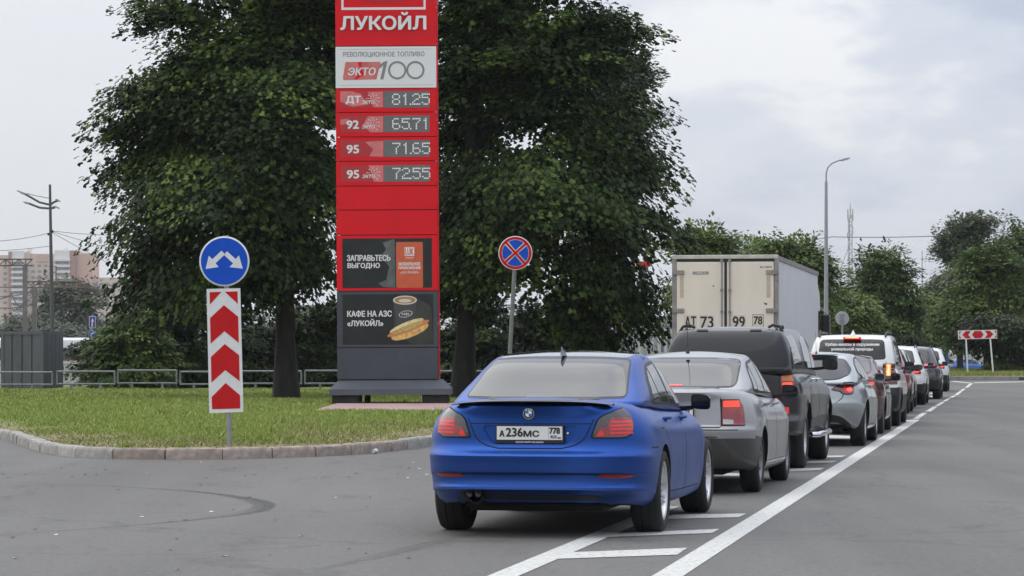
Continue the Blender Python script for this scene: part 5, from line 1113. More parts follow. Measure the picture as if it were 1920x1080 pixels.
# price rows
FONT = {'0': '01110100011000110001100011000101110', '1': '00100011000010000100001000010000100', '2': '01110100010000100110010001000011111', '5': '11111100001111000001000011000101110', '6': '01110100001000011110100011000101110', '7': '11111000010001000100001000010000100', '8': '01110100011000101110100011000101110'}
def price(pan, py0, py1, code, digits, ekto, peel):
    flat('label_field', pan, [(638, py0), (718, py0), (718, py1), (638, py1)], mat('label_red', (.42, .02, .025), .4), -.0325, .002)
    for q in peel: flat('peeled_patch', pan, q, PINK, -.0338, .001)
    flat('display', pan, [(719, py0), (805, py0), (805, py1), (719, py1)], DISP, -.034, .004)
    L(pan, code, 649 if code == 'ДТ' else 650, 676 if code == 'ДТ' else 672, py0 + 9, py0 + 24, WH, .011, -.0365)
    if ekto:
        L(pan, 'ЭКТО', 678, 701, py0 + 17, py0 + 24, WH, .0025, -.0365, slant=.2); sw = MB()
        for ring, (rr, nn) in enumerate(((5, 5), (8.5, 7), (12, 8))):
            for i in range(nn):
                a = rad(-200 + 250 * i / (nn - 1)); c_ = (699 + rr * math.cos(a), py0 + 17 + rr * math.sin(a)); q = .8 + .18 * ring
                sw.prism([(tx(c_[0] + q * math.cos(t_)) - bx, tz(c_[1] + q * math.sin(t_)) - bz) for t_ in (0, 1.05, 2.1, 3.15, 4.2, 5.25)], -.0375, -.0365)
        tag(sw.build('dot_swirl', WH, pan), kind='stuff')
    dm = MB(); x = 735.0; hh = (py1 - py0) * .70; pz = hh / 7; zz = py0 + (py1 - py0) * .16
    for ch in digits:
        if ch == '.': dm.prism([(tx(x - 2.4 + a) - bx, tz(zz + 6 * pz + c_) - bz) for a, c_ in ((0, 0), (2.6, 0), (2.6, 2.6), (0, 2.6))], -.037, -.036); x += 2.2; continue
        for i, bit in enumerate(FONT[ch]):
            if bit == '1':
                cx_, cy_ = x + (i % 5) * 3.15, zz + (i // 5) * pz
                dm.prism([(tx(cx_ + a) - bx, tz(cy_ + c_) - bz) for a, c_ in ((0, 0), (2.5, 0), (2.5, pz * .72), (0, pz * .72))], -.037, -.036)
        x += 17.8
    tag(dm.build('digits', LED, pan), kind='stuff')
price(PN[2], 171, 202, 'ДТ', '81.25', True, [[(638, 171), (660, 171), (676, 176), (690, 196), (660, 200), (638, 190)], [(690, 172), (718, 172), (718, 201), (700, 201), (694, 184)]])
price(PN[3], 217, 248, '92', '65.71', True, [[(638, 224), (654, 222), (650, 232), (638, 234)], [(690, 218), (718, 218), (718, 248), (694, 248), (680, 234)]])
price(PN[4], 263, 294, '95', '71.65', False, [[(684, 266), (718, 264), (718, 294), (692, 293), (699, 280)]])
price(PN[5], 310, 341, '95', '72.55', True, [[(690, 310), (718, 310), (718, 341), (700, 341), (696, 325)]])
# posters
flat('poster', PN[8], [(640, 447), (808, 447), (808, 540), (640, 540)], PHOTO, -.033, .003)
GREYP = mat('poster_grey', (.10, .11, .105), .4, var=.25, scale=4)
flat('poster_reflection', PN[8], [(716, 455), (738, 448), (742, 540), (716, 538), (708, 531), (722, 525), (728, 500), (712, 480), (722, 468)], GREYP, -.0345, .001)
flat('poster_phone_edge', PN[8], [(739, 452), (795, 452), (795, 540), (739, 540)], mat('phone_black', (.01, .01, .01), .3), -.0355, .001, .03)
flat('poster_phone', PN[8], [(741, 454), (791, 454), (791, 540), (741, 540)], mat('phone_orange', (.55, .10, .035), .5, var=.1, scale=5), -.037, .001, .03)
L(PN[8], 'ЗАПРАВЬТЕСЬ', 649, 730, 478, 489, WH, .006, -.038); L(PN[8], 'ВЫГОДНО', 650, 710, 493, 504, WH, .006, -.038)
flat('app_mark', PN[8], [(757, 464), (775, 464), (775, 480), (757, 480)], WH, -.038, .0005); L(PN[8], 'LUK', 758.5, 773.5, 466, 478, mat('phone_orange', (0, 0, 0)), .005, -.0385)
L(PN[8], 'ЛУКОЙЛ', 758, 774, 482, 485, WH, .001, -.038); L(PN[8], 'МОБИЛЬНОЕ', 746, 786, 492, 498, WH, .003, -.038); L(PN[8], 'ПРИЛОЖЕНИЕ', 745, 787, 500, 505, WH, .003, -.038); L(PN[8], '«АЗС ЛУКОЙЛ»', 749, 783, 508, 513, WH, .001, -.038)
flat('poster', PN[9], [(640, 552), (810, 552), (810, 646), (640, 646)], PHOTO, -.033, .003)
flat('poster_glow', PN[9], [(735, 560), (770, 552), (806, 575), (810, 646), (770, 646), (735, 620)], mat('poster_olive', (.03, .033, .026), .35, var=.3, scale=3), -.0338, .0007, .1)
L(PN[9], 'КАФЕ НА АЗС', 649, 732, 582, 594, WH, .006, -.038); L(PN[9], '«ЛУКОЙЛ»', 649, 716, 598, 611, WH, .006, -.038)
flat('printed_cup', PN[9], [(735, 565), (779, 565), (774, 604), (768, 614), (742, 612)], mat('cup_black', (.05, .05, .052), .5), -.0355, .001, .01)
def ell(cx, cy, rx, ry, n=28, rot=0.0): return [(cx + rx * math.cos(t_) * math.cos(rot) - ry * math.sin(t_) * math.sin(rot), cy + rx * math.cos(t_) * math.sin(rot) + ry * math.sin(t_) * math.cos(rot)) for t_ in (2 * math.pi * i / n for i in range(n))]
for e_, m_, y_ in ((ell(757, 563, 22.5, 8.5), mat('cup_rim_cream', (.6, .55, .45), .5), -.0365), (ell(757, 563, 19.5, 6.3), mat('coffee', (.35, .20, .09), .5), -.0372), (ell(757, 564, 12, 3.5), mat('cup_rim_cream', (0, 0, 0)), -.0378)): flat('printed_cup_top', PN[9], e_, m_, y_, .0005)
V = ell(758, 589, 13, 6, 28, -.2); V2 = ell(758, 589, 12, 5.2, 28, -.2); mbr = MB(); n = 28
mbr.add([(tx(a) - bx, -.0362, tz(b) - bz) for q in zip(V, V2) for a, b in q], [(2 * i, (2 * i + 2) % 56, (2 * i + 3) % 56, 2 * i + 1) for i in range(28)]); mbr.build('cup_script_ring', WH, PN[9])
L(PN[9], 'кафе', 751, 765, 586, 592, WH, .0006, -.0362)
bun = mat('bun_tan', (.66, .38, .12), .5, var=.35, scale=12)
flat('printed_sausage', PN[9], ell(763, 616, 42, 6.5, 28, -.36), mat('sausage', (.55, .20, .07), .5), -.0385, .0005)
flat('printed_bun', PN[9], ell(766, 622, 37, 10.5, 28, -.36), bun, -.0380, .0005); flat('printed_bun', PN[9], ell(760, 611, 34, 7, 28, -.38), mat('bun_pale', (.70, .55, .28), .5, var=.2, scale=10), -.0379, .0003)
flat('printed_filling', PN[9], ell(763, 614, 32, 4.5, 28, -.36), mat('filling', (.22, .17, .05), .6, col2=(.75, .55, .20), scale=45), -.0392, .0005)
# foot: sloping skirt on two plinth blocks and a pink slab
sk_ = MB(); z1, z0, z2 = tz(712) - bz, tz(740) - bz, tz(729) - bz
V = [(tx(632) - bx, .02, z1), (tx(826) - bx, .02, z1), (tx(826) - bx, .9, z1), (tx(632) - bx, .9, z1), (tx(616) - bx, -.5, z2), (tx(843) - bx, -.5, z2), (tx(843) - bx, 1.5, z2), (tx(616) - bx, 1.5, z2), (tx(616) - bx, -.5, z0), (tx(843) - bx, -.5, z0), (tx(843) - bx, 1.5, z0), (tx(616) - bx, 1.5, z0)]
sk_.add(V, [(0, 1, 2, 3), (0, 4, 5, 1), (1, 5, 6, 2), (2, 6, 7, 3), (3, 7, 4, 0), (4, 8, 9, 5), (5, 9, 10, 6), (6, 10, 11, 7), (7, 11, 8, 4), (11, 10, 9, 8)]); sk_.build('skirt', mat('skirt_grey', (.075, .085, .10), .5, var=.1, scale=2), tot)
for a, b_ in ((621, 671), (789, 838)): MB().box(tx(a) - bx, tx(b_) - bx, -.4, 1.2, .03, z0 - .003, 0, .01).build('plinth_block', mat('plinth_dark', (.02, .017, .015), .8, var=.4, scale=5), tot)
MB().box(-.62, -.48, .1, .3, .03, z0 - .01, 0, .03).build('cable_conduit', DARKM, tot)
tag(MB().box(-4.3, -1.3, 62.5, 72.3, .0, .175, 0, .01).build('concrete_pad', mat('pink_concrete', (.36, .235, .225), .85, var=.12, scale=1.5)), 'low pinkish concrete pad under the price totem', 'concrete pad')
for a, b_, s_ in ((.02, 69.0, .12), (.25, 68.4, .08)): pass

# ---------------------------------------------------------------- road signs
STEEL = mat('galvanised_steel', (.30, .31, .33), .5, .55, var=.15, scale=8); SRED = mat('reflective_red', (.50, .008, .010), .5, spec=.2, var=.06, scale=8); SBLUE = mat('reflective_blue', (.004, .075, .48), .5, spec=.2, var=.07, scale=8); SWH = mat('reflective_white', (.68, .69, .68), .4, var=.05, scale=8)
def disc(mb, r0, r1, y, k, n=56, c=(0, 0)):
    V = [(c[0] + r * math.cos(2 * math.pi * i / n), y, c[1] + r * math.sin(2 * math.pi * i / n)) for i in range(n) for r in (r1, r0)]
    if r0 == 0: return mb.add([(c[0] + r1 * math.cos(2 * math.pi * i / n), y, c[1] + r1 * math.sin(2 * math.pi * i / n)) for i in range(n)], [tuple(range(n))], k)
    return mb.add(V, [(2 * i, (2 * i + 2) % (2 * n), (2 * i + 3) % (2 * n), 2 * i + 1) for i in range(n)], k)
Ys = 39.8; sx, sy = PX(424, Ys), Ys; s1 = thing('direction_sign', 'round blue sign with two white arrows on a post', 'road sign', (sx + .022, sy, .2), 0, None, (0, rad(-.6), 0))
zz = lambda py: PZ(py, Ys) - .2; xx = lambda px: PX(px, Ys) - sx
MB().tube([(0.02, .03, -.25), (.0, .03, zz(455))], .034, 14).build('post', STEEL, s1, 50)
dz, r = zz(490), 47 * Ys / F
pl = MB().lathe([(-.002, 0), (-.004, r * .985), (0, r), (.012, r), (.012, 0)], 56, 'y', (xx(421.5), -.02, dz)).build('sign_plate', SWH, s1, 50)
disc(MB(), 0, r * .935, -.0262, 0, c=(xx(421.5), dz)).build('blue_field', SBLUE, pl)
def arrow(pix, m, y, parent): MB().prism([(xx(a), zz(b)) for a, b in pix], y, y + .0015).build('arrow', m, parent)
arrow([(386.5, 504), (392.5, 479), (399, 486), (416.5, 470), (423, 477), (405, 493.5), (411, 500.5)], SWH, -.0285, pl); arrow([(456, 504), (449, 479), (443, 486), (426.5, 471), (421, 478), (438, 494), (431, 501)], SWH, -.0285, pl)
s2 = thing('chevron_board', 'tall white board with red chevrons pointing up, under the round blue sign', 'road sign', (sx + .015, sy, .2), 0, None, (0, rad(-.5), 0))
q = [(388, 541.5), (451, 540.5), (455, 772.5), (391, 774.5)]; bd_ = MB().prism([(xx(a), zz(b)) for a, b in q], -.012, .006).build('board', SWH, s2)
def cx0(py, side): t_ = (py - 541) / 232; return (393.5 + 2.7 * t_) if side < 0 else (446 + 3.4 * t_)
def chev(lo, up):
    """red band between the upper edge up=(left,mid,right) and lower edge lo"""
    mx_ = lambda v: (cx0(v, -1) + cx0(v, 1)) / 2
    P_ = [(cx0(up[0], -1), up[0]), (mx_(up[1]), up[1]), (cx0(up[2], 1), up[2]), (cx0(lo[2], 1), lo[2]), (mx_(lo[1]), lo[1]), (cx0(lo[0], -1), lo[0])]
    MB().prism([(xx(a), zz(b)) for a, b in P_], -.015, -.0125).build('chevron', SRED, bd_)
MB().prism([(xx(a), zz(b)) for a, b in [(393.5, 547.5), (416, 547), (393.8, 571)]], -.015, -.0125).build('chevron', SRED, bd_); MB().prism([(xx(a), zz(b)) for a, b in [(422, 547), (446, 546.5), (446.3, 570)]], -.015, -.0125).build('chevron', SRED, bd_)
chev((644, 621, 643), (596, 572, 594)); chev((717, 694, 715), (669, 645, 666)); chev((767, 766.5, 766), (744, 718, 741))
for zc in (620, 700, 560): MB().box(-.06, .06, .0065, .012, zz(zc) - .02, zz(zc) + .02).build('clamp', STEEL, s2)
# no stopping sign
Yn = 59.0; nx_ = PX(957, Yn); s3 = thing('no_stopping_sign', 'round blue sign with a red ring and red cross on a leaning post', 'road sign', (nx_ - .08, Yn, .2), 0, None, (0, rad(3.2), 0))
zn = PZ(474, Yn) - .2; r = 31.8 * Yn / F; MB().tube([(0, .03, -.2), (0, .03, zn + .1)], .042, 14).build('post', mat('dull_post', (.17, .18, .17), .6, .3, var=.2, scale=8), s3, 50)
pl = MB().lathe([(-.002, 0), (-.004, r * .985), (0, r), (.012, r), (.012, 0)], 56, 'y', (0, -.02, zn)).build('sign_plate', SWH, s3, 50)
disc(MB(), r * .80, r * .955, -.0265, 0, c=(0, zn)).build('red_ring', SRED, pl)
for i in range(4):
    a0 = rad(-45 + 90 * i) + .17; a1 = rad(45 + 90 * i) - .17; r1 = r * .775; P_ = [(r * .16 * math.cos(rad(90 * i)), zn + r * .16 * math.sin(rad(90 * i)))] + [(r1 * math.cos(a0 + (a1 - a0) * j / 12), zn + r1 * math.sin(a0 + (a1 - a0) * j / 12)) for j in range(13)]
    MB().prism(P_, -.0275, -.026).build('blue_sector', SBLUE, pl)
for a in (45, -45):
    c_, s_ = math.cos(rad(a)), math.sin(rad(a)); w_ = r * .072; l = r * .84
    MB().prism([(u * c_ - v * s_, zn + u * s_ + v * c_) for u, v in ((-l, -w_), (l, -w_), (l, w_), (-l, w_))], -.0282 - (a > 0) * .0005, -.0268).build('red_bar', SRED, pl)
# low tube railing in sections
RAIL = mat('railing_grey', (.19, .20, .21), .55, .3, var=.2, scale=6)
Yr = 97.0
for i, (a, b_, t0, bt) in enumerate([(-160, -62, 697, 720), (-58, 98, 698, 721), (107, 215, 696.5, 720), (221, 331, 694.5, 718.5), (338, 445, 697, 720.5), (452, 565, 696, 719), (572, 690, 695, 719), (698, 815, 696, 720), (824, 940, 696, 720), (948, 1060, 696, 720)]):
    yy = Yr + (i - 3) * .25; c0 = (PX(a, yy) + PX(b_, yy)) / 2
    lab = ['first railing section beyond the left edge of the picture', 'grey tube railing section standing before the container', 'railing section between the container and the bushes', 'railing section right of the white wall, left of the chevron board', 'railing section crossing behind the chevron board', 'railing section behind the left maple trunk', 'railing section just left of the totem foot', 'railing section hidden behind the totem', 'railing section right of the totem foot', 'railing section behind the blue saloon'][i]
    rl = thing('railing', lab, 'railing', (c0, yy, .13), 0, 'grey tube railing sections'); L0, L1 = PX(a, yy) - c0, PX(b_, yy) - c0; z1, z0 = PZ(t0, yy) - .13, PZ(bt, yy) - .13
    MB().tube([(L0, 0, z1), (L1, 0, z1)], .032, 8).build('top_rail', RAIL, rl, 50); MB().tube([(L0, 0, z0), (L1, 0, z0)], .028, 8).build('bottom_rail', RAIL, rl, 50)
    for x_ in (L0, L1): MB().tube([(x_, 0, z0 - .02), (x_, 0, z1 + .02)], .03, 8).build('upright', RAIL, rl, 50)
    for x_ in (L0 * .52, L1 * .52): MB().tube([(x_, 0, -.3), (x_, 0, z0)], .045, 8).build('foot', RAIL, rl, 50)
# corrugated container cabin
Yc = 102.0; c0 = PX(60, Yc); ct = thing('metal_shed', 'dark grey ribbed metal shed behind the railing', 'shed', (c0, Yc, .1), 0)
CG = mat('shed_grey', (.115, .122, .135), .5, .3, var=.22, scale=2, stretch=(1, 1, .2)); w0, w1 = PX(5, Yc) - c0, PX(79, Yc) - c0; w2 = PX(117, Yc + 2) - c0; zt_ = PZ(621, Yc) - .1
def wallpan(p0, p1, n, nm):
    for i in range(n):
        a = Vector(p0).lerp(Vector(p1), i / n); b_ = Vector(p0).lerp(Vector(p1), (i + 1) / n); d = (b_ - a); nn = Vector((d.y, -d.x)).normalized()
        g_ = .03 / max(d.length, .01); V = []
        for t_, o_ in ((0, 0), (.03, 0), (.08, .045), (.92, .045), (.97, 0), (1, 0)):
            q_ = a + d * t_ + nn * o_; V += [(q_.x, q_.y, 0), (q_.x, q_.y, zt_ - .1)]
        MB().add(V, [(2 * j, 2 * j + 2, 2 * j + 3, 2 * j + 1) for j in range(5)]).build(nm, CG, ct)
wallpan((w0, 0), (w1, 0), 4, 'wall_sheet'); wallpan((w1, 0), (w2, 2.0), 5, 'wall_sheet')
MB().prism([(w0 - .06, -.08), (w1 + .03, -.08), (w2 + .02, 2.0), (w0 - .06, 2.05)], zt_ - .12, zt_, 0, 'xy').build('roof_cap', CG, ct)
MB().prism([(w0 + .02, .03), (w1, .03), (w2 - .05, 1.95), (w0 + .02, 1.95)], -.1, zt_ - .13, 0, 'xy').build('frame', mat('shed_dark', (.05, .052, .055), .7), ct)
for x_ in (w0, w1): MB().box(x_ - .05, x_ + .05, -.09, .02, -.1, zt_ - .12).build('corner_post', CG, ct)
# white bus and white wall behind
Yb = 158.0; bs = thing('white_bus', 'white bus with a dark window band passing behind the bushes', 'bus', (PX(150, Yb), Yb, -.45), 0); b0 = PX(150, Yb)
BW = mat('bus_white', (.55, .56, .57), .4, var=.05, scale=1); L0, L1 = PX(-330, Yb) - b0, PX(182, Yb) - b0
V = []; prof = [(0, .35), (-.02, 1.4), (0, 2.35), (.12, 2.62), (.4, 2.72), (1.25, 2.76), (2.1, 2.72), (2.4, 2.6), (2.5, 2.35), (2.5, .35)]; prof = [(a, b * .95) for a, b in prof]
st = [(L0, .0), (L1 - 1.2, 0), (L1 - .3, .0), (L1, .22)]
for x_, t_ in st: V += [(x_, a, b_ - t_ * (b_ > 2) * .6) for a, b_ in prof]
m_ = len(prof); MB().add(V, [(i * m_ + j, i * m_ + (j + 1) % m_, (i + 1) * m_ + (j + 1) % m_, (i + 1) * m_ + j) for i in range(3) for j in range(m_)] + [tuple(3 * m_ + j for j in range(m_)), tuple(range(m_ - 1, -1, -1))]).build('body', BW, bs, 40)
MB().box(L0, L1 - .12, -.045, -.02, 1.52, 2.0).build('window_band', mat('bus_glass', (.05, .05, .055), .08, spec=.8), bs)
MB().box(L0, L1 - .1, -.05, -.03, 1.38, 1.52).build('stripe', mat('bus_maroon', (.16, .05, .05), .4), bs); MB().box(L0, L1 - .4, -.045, -.02, 1.95, 2.06).build('stripe', mat('bus_blue', (.10, .12, .25), .4), bs)
lettering('7909', L1 - 1.6, L1 - .95, .98, 1.28, -.052, mat('bus_ink', (.05, .05, .06), .5), bs, .01)
MB().prism(rnd_poly([(L1 - 1.75, .82), (L1 - 1.5, .93), (L1 - 1.1, .95), (L1 - .95, .83)], .05), -.05, -.035).build('emblem', mat('bus_red', (.45, .03, .03), .5), bs)
for x_ in (L1 - 1.9, L1 - 7.5): MB().lathe([(-.12, 0), (-.12, .3), (-.1, .45), (.1, .48), (.14, .46)], 28, 'y', (x_, .05, .48)).build('wheel', RUBBER, bs, 40)
Yw = 112.0; wl = thing('white_wall', 'low off-white panel wall right of the metal shed', 'wall', (PX(140, Yw), Yw, 0), 0); b0 = PX(140, Yw)
for i in range(9):
    a, b_ = PX(-30 + 27 * i, Yw) - b0, PX(-30 + 27 * (i + 1), Yw) - b0 - .012; MB().box(a, b_, 0, .12, -.05, PZ(682 - (i % 2) * .3, Yw), 0, .008).build('wall_panel', mat('offwhite_panel', (.50, .50, .49), .7, var=.08, scale=2, rnd=.04), wl)
MB().box(PX(-32, Yw) - b0, PX(215, Yw) - b0, -.04, .16, PZ(682, Yw) + .004, PZ(679, Yw)).build('coping', mat('pale_coping', (.6, .6, .6), .6), wl)
# left lamp post with four heads, cables
Yp = 118.0; px0 = PX(95, Yp); lp = thing('street_lamp', 'tall lamp post with four thin arms at the left, before the flats', 'street lamp', (px0 + .1, Yp, 0), 0, None, (0, rad(-.9), 0)); DP = mat('dark_post', (.09, .095, .095), .5, .4)
zt_ = PZ(346, Yp); MB().tube([(0, 0, 0), (0, 0, 3), (0, 0, zt_)], [.11, .085, .05], 12).build('post', DP, lp, 50)
def lx(px): return PX(px, Yp) - px0
for i, (pts, hd) in enumerate([([(95, 384), (75, 379), (50, 364), (40, 360)], (32, 357, 48, 364)), ([(95, 384), (102, 379), (110, 376)], (104, 374, 114, 378)), ([(95, 391), (75, 389), (58, 382), (48, 379)], (43, 378, 56, 382)), ([(95, 391), (104, 389)], (100, 387, 112, 391)), ([(95, 372), (70, 367), (52, 362)], None)]):
    MB().tube([(lx(a), 0 if i else -.01, PZ(b_, Yp)) for a, b_ in pts], .05 if i < 4 else .015, 6).build('arm', DP, lp, 50)
    if hd: MB().prism([(lx(hd[0]), PZ(hd[1], Yp)), (lx(hd[0]) + .1, PZ(hd[1] - 1, Yp)), (lx(hd[2]), PZ(hd[3] - 1.5, Yp)), (lx(hd[2]), PZ(hd[3] + 1.5, Yp))], -.12, .12).build('lamp_head', mat('lamp_grey', (.35, .36, .38), .4), lp)
for (a, b_, z_) in ((91, 439, .05), (98, 434, .05)): MB().tube([(lx(a), 0, PZ(b_, Yp) - .05), (lx(a), 0, PZ(b_, Yp) + .05)], .05, 8).build('insulator', DARKM, lp)
CB = mat('cable', (.16, .16, .17), .7)
def cable(p0, p1, Y0, Y1, sag, lab, r=.012):
    a = Vector((PX(p0[0], Y0), Y0, PZ(p0[1], Y0))); b_ = Vector((PX(p1[0], Y1), Y1, PZ(p1[1], Y1))); pts = [a.lerp(b_, i / 14) - Vector((0, 0, sag * 4 * (i / 14) * (1 - i / 14))) for i in range(15)]
    tag(MB().tube(pts, r, 5).build('overhead_cable', CB), lab, 'cable')
cable((95, 436), (-40, 453), Yp, 112, .1, 'cable sloping from the left lamp post to the left edge of the picture, upper one'); cable((95, 461), (-40, 471), Yp, 112, .05, 'lower cable from the left lamp post to the left edge')
cable((98, 433), (230, 441), Yp, 130, .05, 'nearly level cable from the lamp post to the maple crown'); cable((98, 436), (215, 500), Yp, 130, .02, 'steeper cable from the lamp post down behind the maple'); cable((98, 434), (225, 470), Yp, 130, .03, 'middle cable from the lamp post down behind the maple')
cable((1180, 446), (1560, 444), 210, 210, .6, 'thin cable crossing the sky above the lorry', .03); cable((1560, 444), (1990, 424), 210, 210, .3, 'thin cable crossing the sky right of the mast', .03)
# railway gantries
RU = mat('rusty_steel', (.14, .10, .085), .8, var=.3, scale=3); Yg = 260.0
def gantry(x0, x1, y0, y1, posts, lab, Yg):
    g = thing('catenary_gantry', lab, 'gantry', (PX(posts[0][0], Yg), Yg, -.9), 0); b0 = PX(posts[0][0], Yg); q = lambda a, b_: (PX(a, Yg) - b0, 0, PZ(b_, Yg) + .9); m = MB()
    m.tube([q(x0, y0), q(x1, y0)], .07, 5); m.tube([q(x0, y1), q(x1, y1)], .07, 5); n = max(3, int((x1 - x0) / 12)); sg = 1
    for i in range(n):
        a, b_ = x0 + (x1 - x0) * i / n, x0 + (x1 - x0) * (i + 1) / n; m.tube([q(a, y0 if sg > 0 else y1), q(b_, y1 if sg > 0 else y0)], .04, 4); m.tube([q(a, y0), q(a, y1)], .04, 4); sg = -sg
    m.build('truss', RU, g)
    for (a, w_, t_) in posts: MB().box(PX(a - w_, Yg) - b0, PX(a + w_, Yg) - b0, -.3, .3, 0, PZ(t_, Yg) + .9).build('post', mat('gantry_post', (.16, .145, .135), .8, var=.2, scale=2), g)
gantry(-40, 61, 486, 498, [(47, 3.6, 498)], 'upper rusty lattice gantry crossing the left edge before the flats', 258); gantry(50, 160, 528, 539, [(65, 3.6, 539)], 'lower rusty lattice gantry running behind the lamp post', 262)
fr = thing('signal_frame', 'thin dark frame standing on the gantry beside the lamp post', 'frame', (PX(105, 262), 262, PZ(528, 262)), 0); b0 = PX(105, 262)
MB().tube([(PX(92, 262) - b0, 0, PZ(500, 262) - PZ(528, 262)), (PX(92, 262) - b0, 0, PZ(499, 262) - PZ(528, 262)), (PX(105, 262) - b0, 0, PZ(499, 262) - PZ(528, 262)), (0, 0, 0)], .06, 4).build('frame', RU, fr)
for i, (a, b_) in enumerate([((-30, 532), (45, 537)), ((-30, 555), (60, 548)), ((-30, 573), (46, 574)), ((22, 569), (70, 567)), ((-20, 562), (25, 550)), ((20, 548), (40, 580))]): cable(a, b_, 259, 259, .2, ['highest', 'second', 'third', 'fourth', 'fifth', 'lowest'][i] + ' contact wire strung between the gantries at the left edge', .05)
# pair of small signs behind the bushes' edge
Yt = 104.0; b0 = PX(173, Yt); ts = thing('turn_sign_pair', 'small blue rectangular sign over a round blue one beside the maple', 'road sign', (b0, Yt, 0), 0); MB().tube([(0, .04, 0), (0, .04, PZ(590, Yt))], .04, 8).build('post', STEEL, ts)
z = lambda v: PZ(v, Yt); X = lambda v: PX(v, Yt) - b0
bd_ = MB().prism([(X(167), z(593)), (X(179), z(593)), (X(179), z(615)), (X(167), z(615))], 0, .02).build('sign_plate', SWH, ts); MB().prism([(X(168), z(594)), (X(178), z(594)), (X(178), z(614)), (X(168), z(614))], -.004, -.001).build('blue_field', SBLUE, bd_)
MB().prism([(X(171.5), z(613)), (X(174), z(613)), (X(174), z(603)), (X(176.5), z(603)), (X(173.5), z(596)), (X(171), z(603)), (X(172), z(603))], -.008, -.0045).build('arrow', SWH, bd_); MB().prism([(X(168), z(599)), (X(170), z(596)), (X(178), z(610)), (X(176), z(612))], -.0044, -.0041).build('red_slash', SRED, bd_)
pl = MB().lathe([(0, 0), (0, .125), (.01, .125), (.01, 0)], 28, 'y', (X(173), -.0, z(626))).build('sign_plate', SWH, ts); disc(MB(), 0, .115, -.004, 0, 28, (X(173), z(626))).build('blue_field', SBLUE, pl)
MB().prism([(X(170), z(631)), (X(171.5), z(631)), (X(171.5), z(626)), (X(174), z(625)), (X(174), z(628)), (X(177.5), z(624)), (X(174), z(620.5)), (X(174), z(623)), (X(170), z(625))], -.008, -.0045).build('arrow', SWH, pl)
# blocks of flats far behind
Yf = 1400.0
def flats(name, label, segs, Yf, ybot=665, floor=11.0):
    c0 = PX(segs[0][0], Yf); g = thing(name, label, 'apartment block', (c0, Yf, -3), 0)
    CR = mat('flat_cream', (.56, .45, .36), .9, var=.06, scale=.05); TE = mat('flat_terracotta', (.36, .19, .15), .9); SA = mat('flat_salmon', (.55, .36, .28), .9); BWH = mat('flat_white', (.68, .66, .64), .9); GL = mat('flat_window', (.2, .21, .23), .3); SH = mat('flat_recess', (.30, .28, .26), .9)
    for a, b_, top, kind, dep in segs:
        xa, xb = PX(a, Yf) - c0, PX(b_, Yf) - c0; zt_ = PZ(top, Yf) + 3; m_ = {'c': CR, 't': TE, 's': SA, 'b': BWH, 'w': CR}[kind]
        MB().box(xa, xb, dep, 25, 0, zt_).build('wall', m_, g)
        if kind in 'b':
            v = top + 16
            while v < ybot:
                bb = MB().box(xa - .3, xb + .3, dep - 1.4, dep - .01, PZ(v + 4.2, Yf) + 3, PZ(v, Yf) + 3).build('balcony', BWH, g)
                MB().box(xa + .5, xb - .5, dep - .12, dep - .02, PZ(v + floor - .8, Yf) + 3, PZ(v + 4.4, Yf) + 3).build('recess', SH, g)
                for fx in (.25, .75): xx_ = xa + (xb - xa) * fx; MB().box(xx_ - .9, xx_ + .9, dep - .2, dep - .13, PZ(v + floor - 2, Yf) + 3, PZ(v + 5, Yf) + 3).build('window', GL, g)
                v += floor
        if kind in 'cw':
            v = top + (20 if kind == 'c' else 10)
            while v < ybot:
                nwin = max(1, int((b_ - a) / 11))
                for j in range(nwin):
                    xx_ = xa + (xb - xa) * (j + .5) / nwin; MB().box(xx_ - .85, xx_ + .85, dep - .1, dep - .02, PZ(v + 5, Yf) + 3, PZ(v, Yf) + 3).build('window', GL, g)
                v += floor
    for a, w_, t0, t1 in ((48, 3, 464, 470), (116, 3, 463, 470), (150, 5, 472, 476)):
        if segs[0][0] < a < segs[-1][1]: MB().box(PX(a - w_, Yf) - c0, PX(a + w_, Yf) - c0, 8, 14, PZ(t1, Yf) + 2.9, PZ(t0, Yf) + 3).build('roof_hut', BWH, g)
flats('apartment_block', 'tall cream and terracotta block of flats with white balconies at the far left', [(-60, -15, 486, 'w', 3), (-15, 16, 478, 'w', 2), (16, 22.5, 471.5, 't', -.5), (22.5, 45, 470.5, 'b', 0), (45, 55, 474, 'c', 1), (55, 102, 475.5, 'c', 2), (102, 131, 469.5, 'b', 0), (131, 142, 469.5, 't', -.5), (142, 172, 475, 's', 2), (172, 260, 520, 'w', 5)], Yf)
o_ = bpy.data.objects['apartment_block']; c0 = PX(-60, Yf); MB().box(PX(68, Yf) - c0, PX(88, Yf) - c0, 1.6, 1.98, PZ(490.5, Yf) + 3, PZ(476.5, Yf) + 3).build('wall_panel', mat('flat_salmon', (0, 0, 0)), o_)
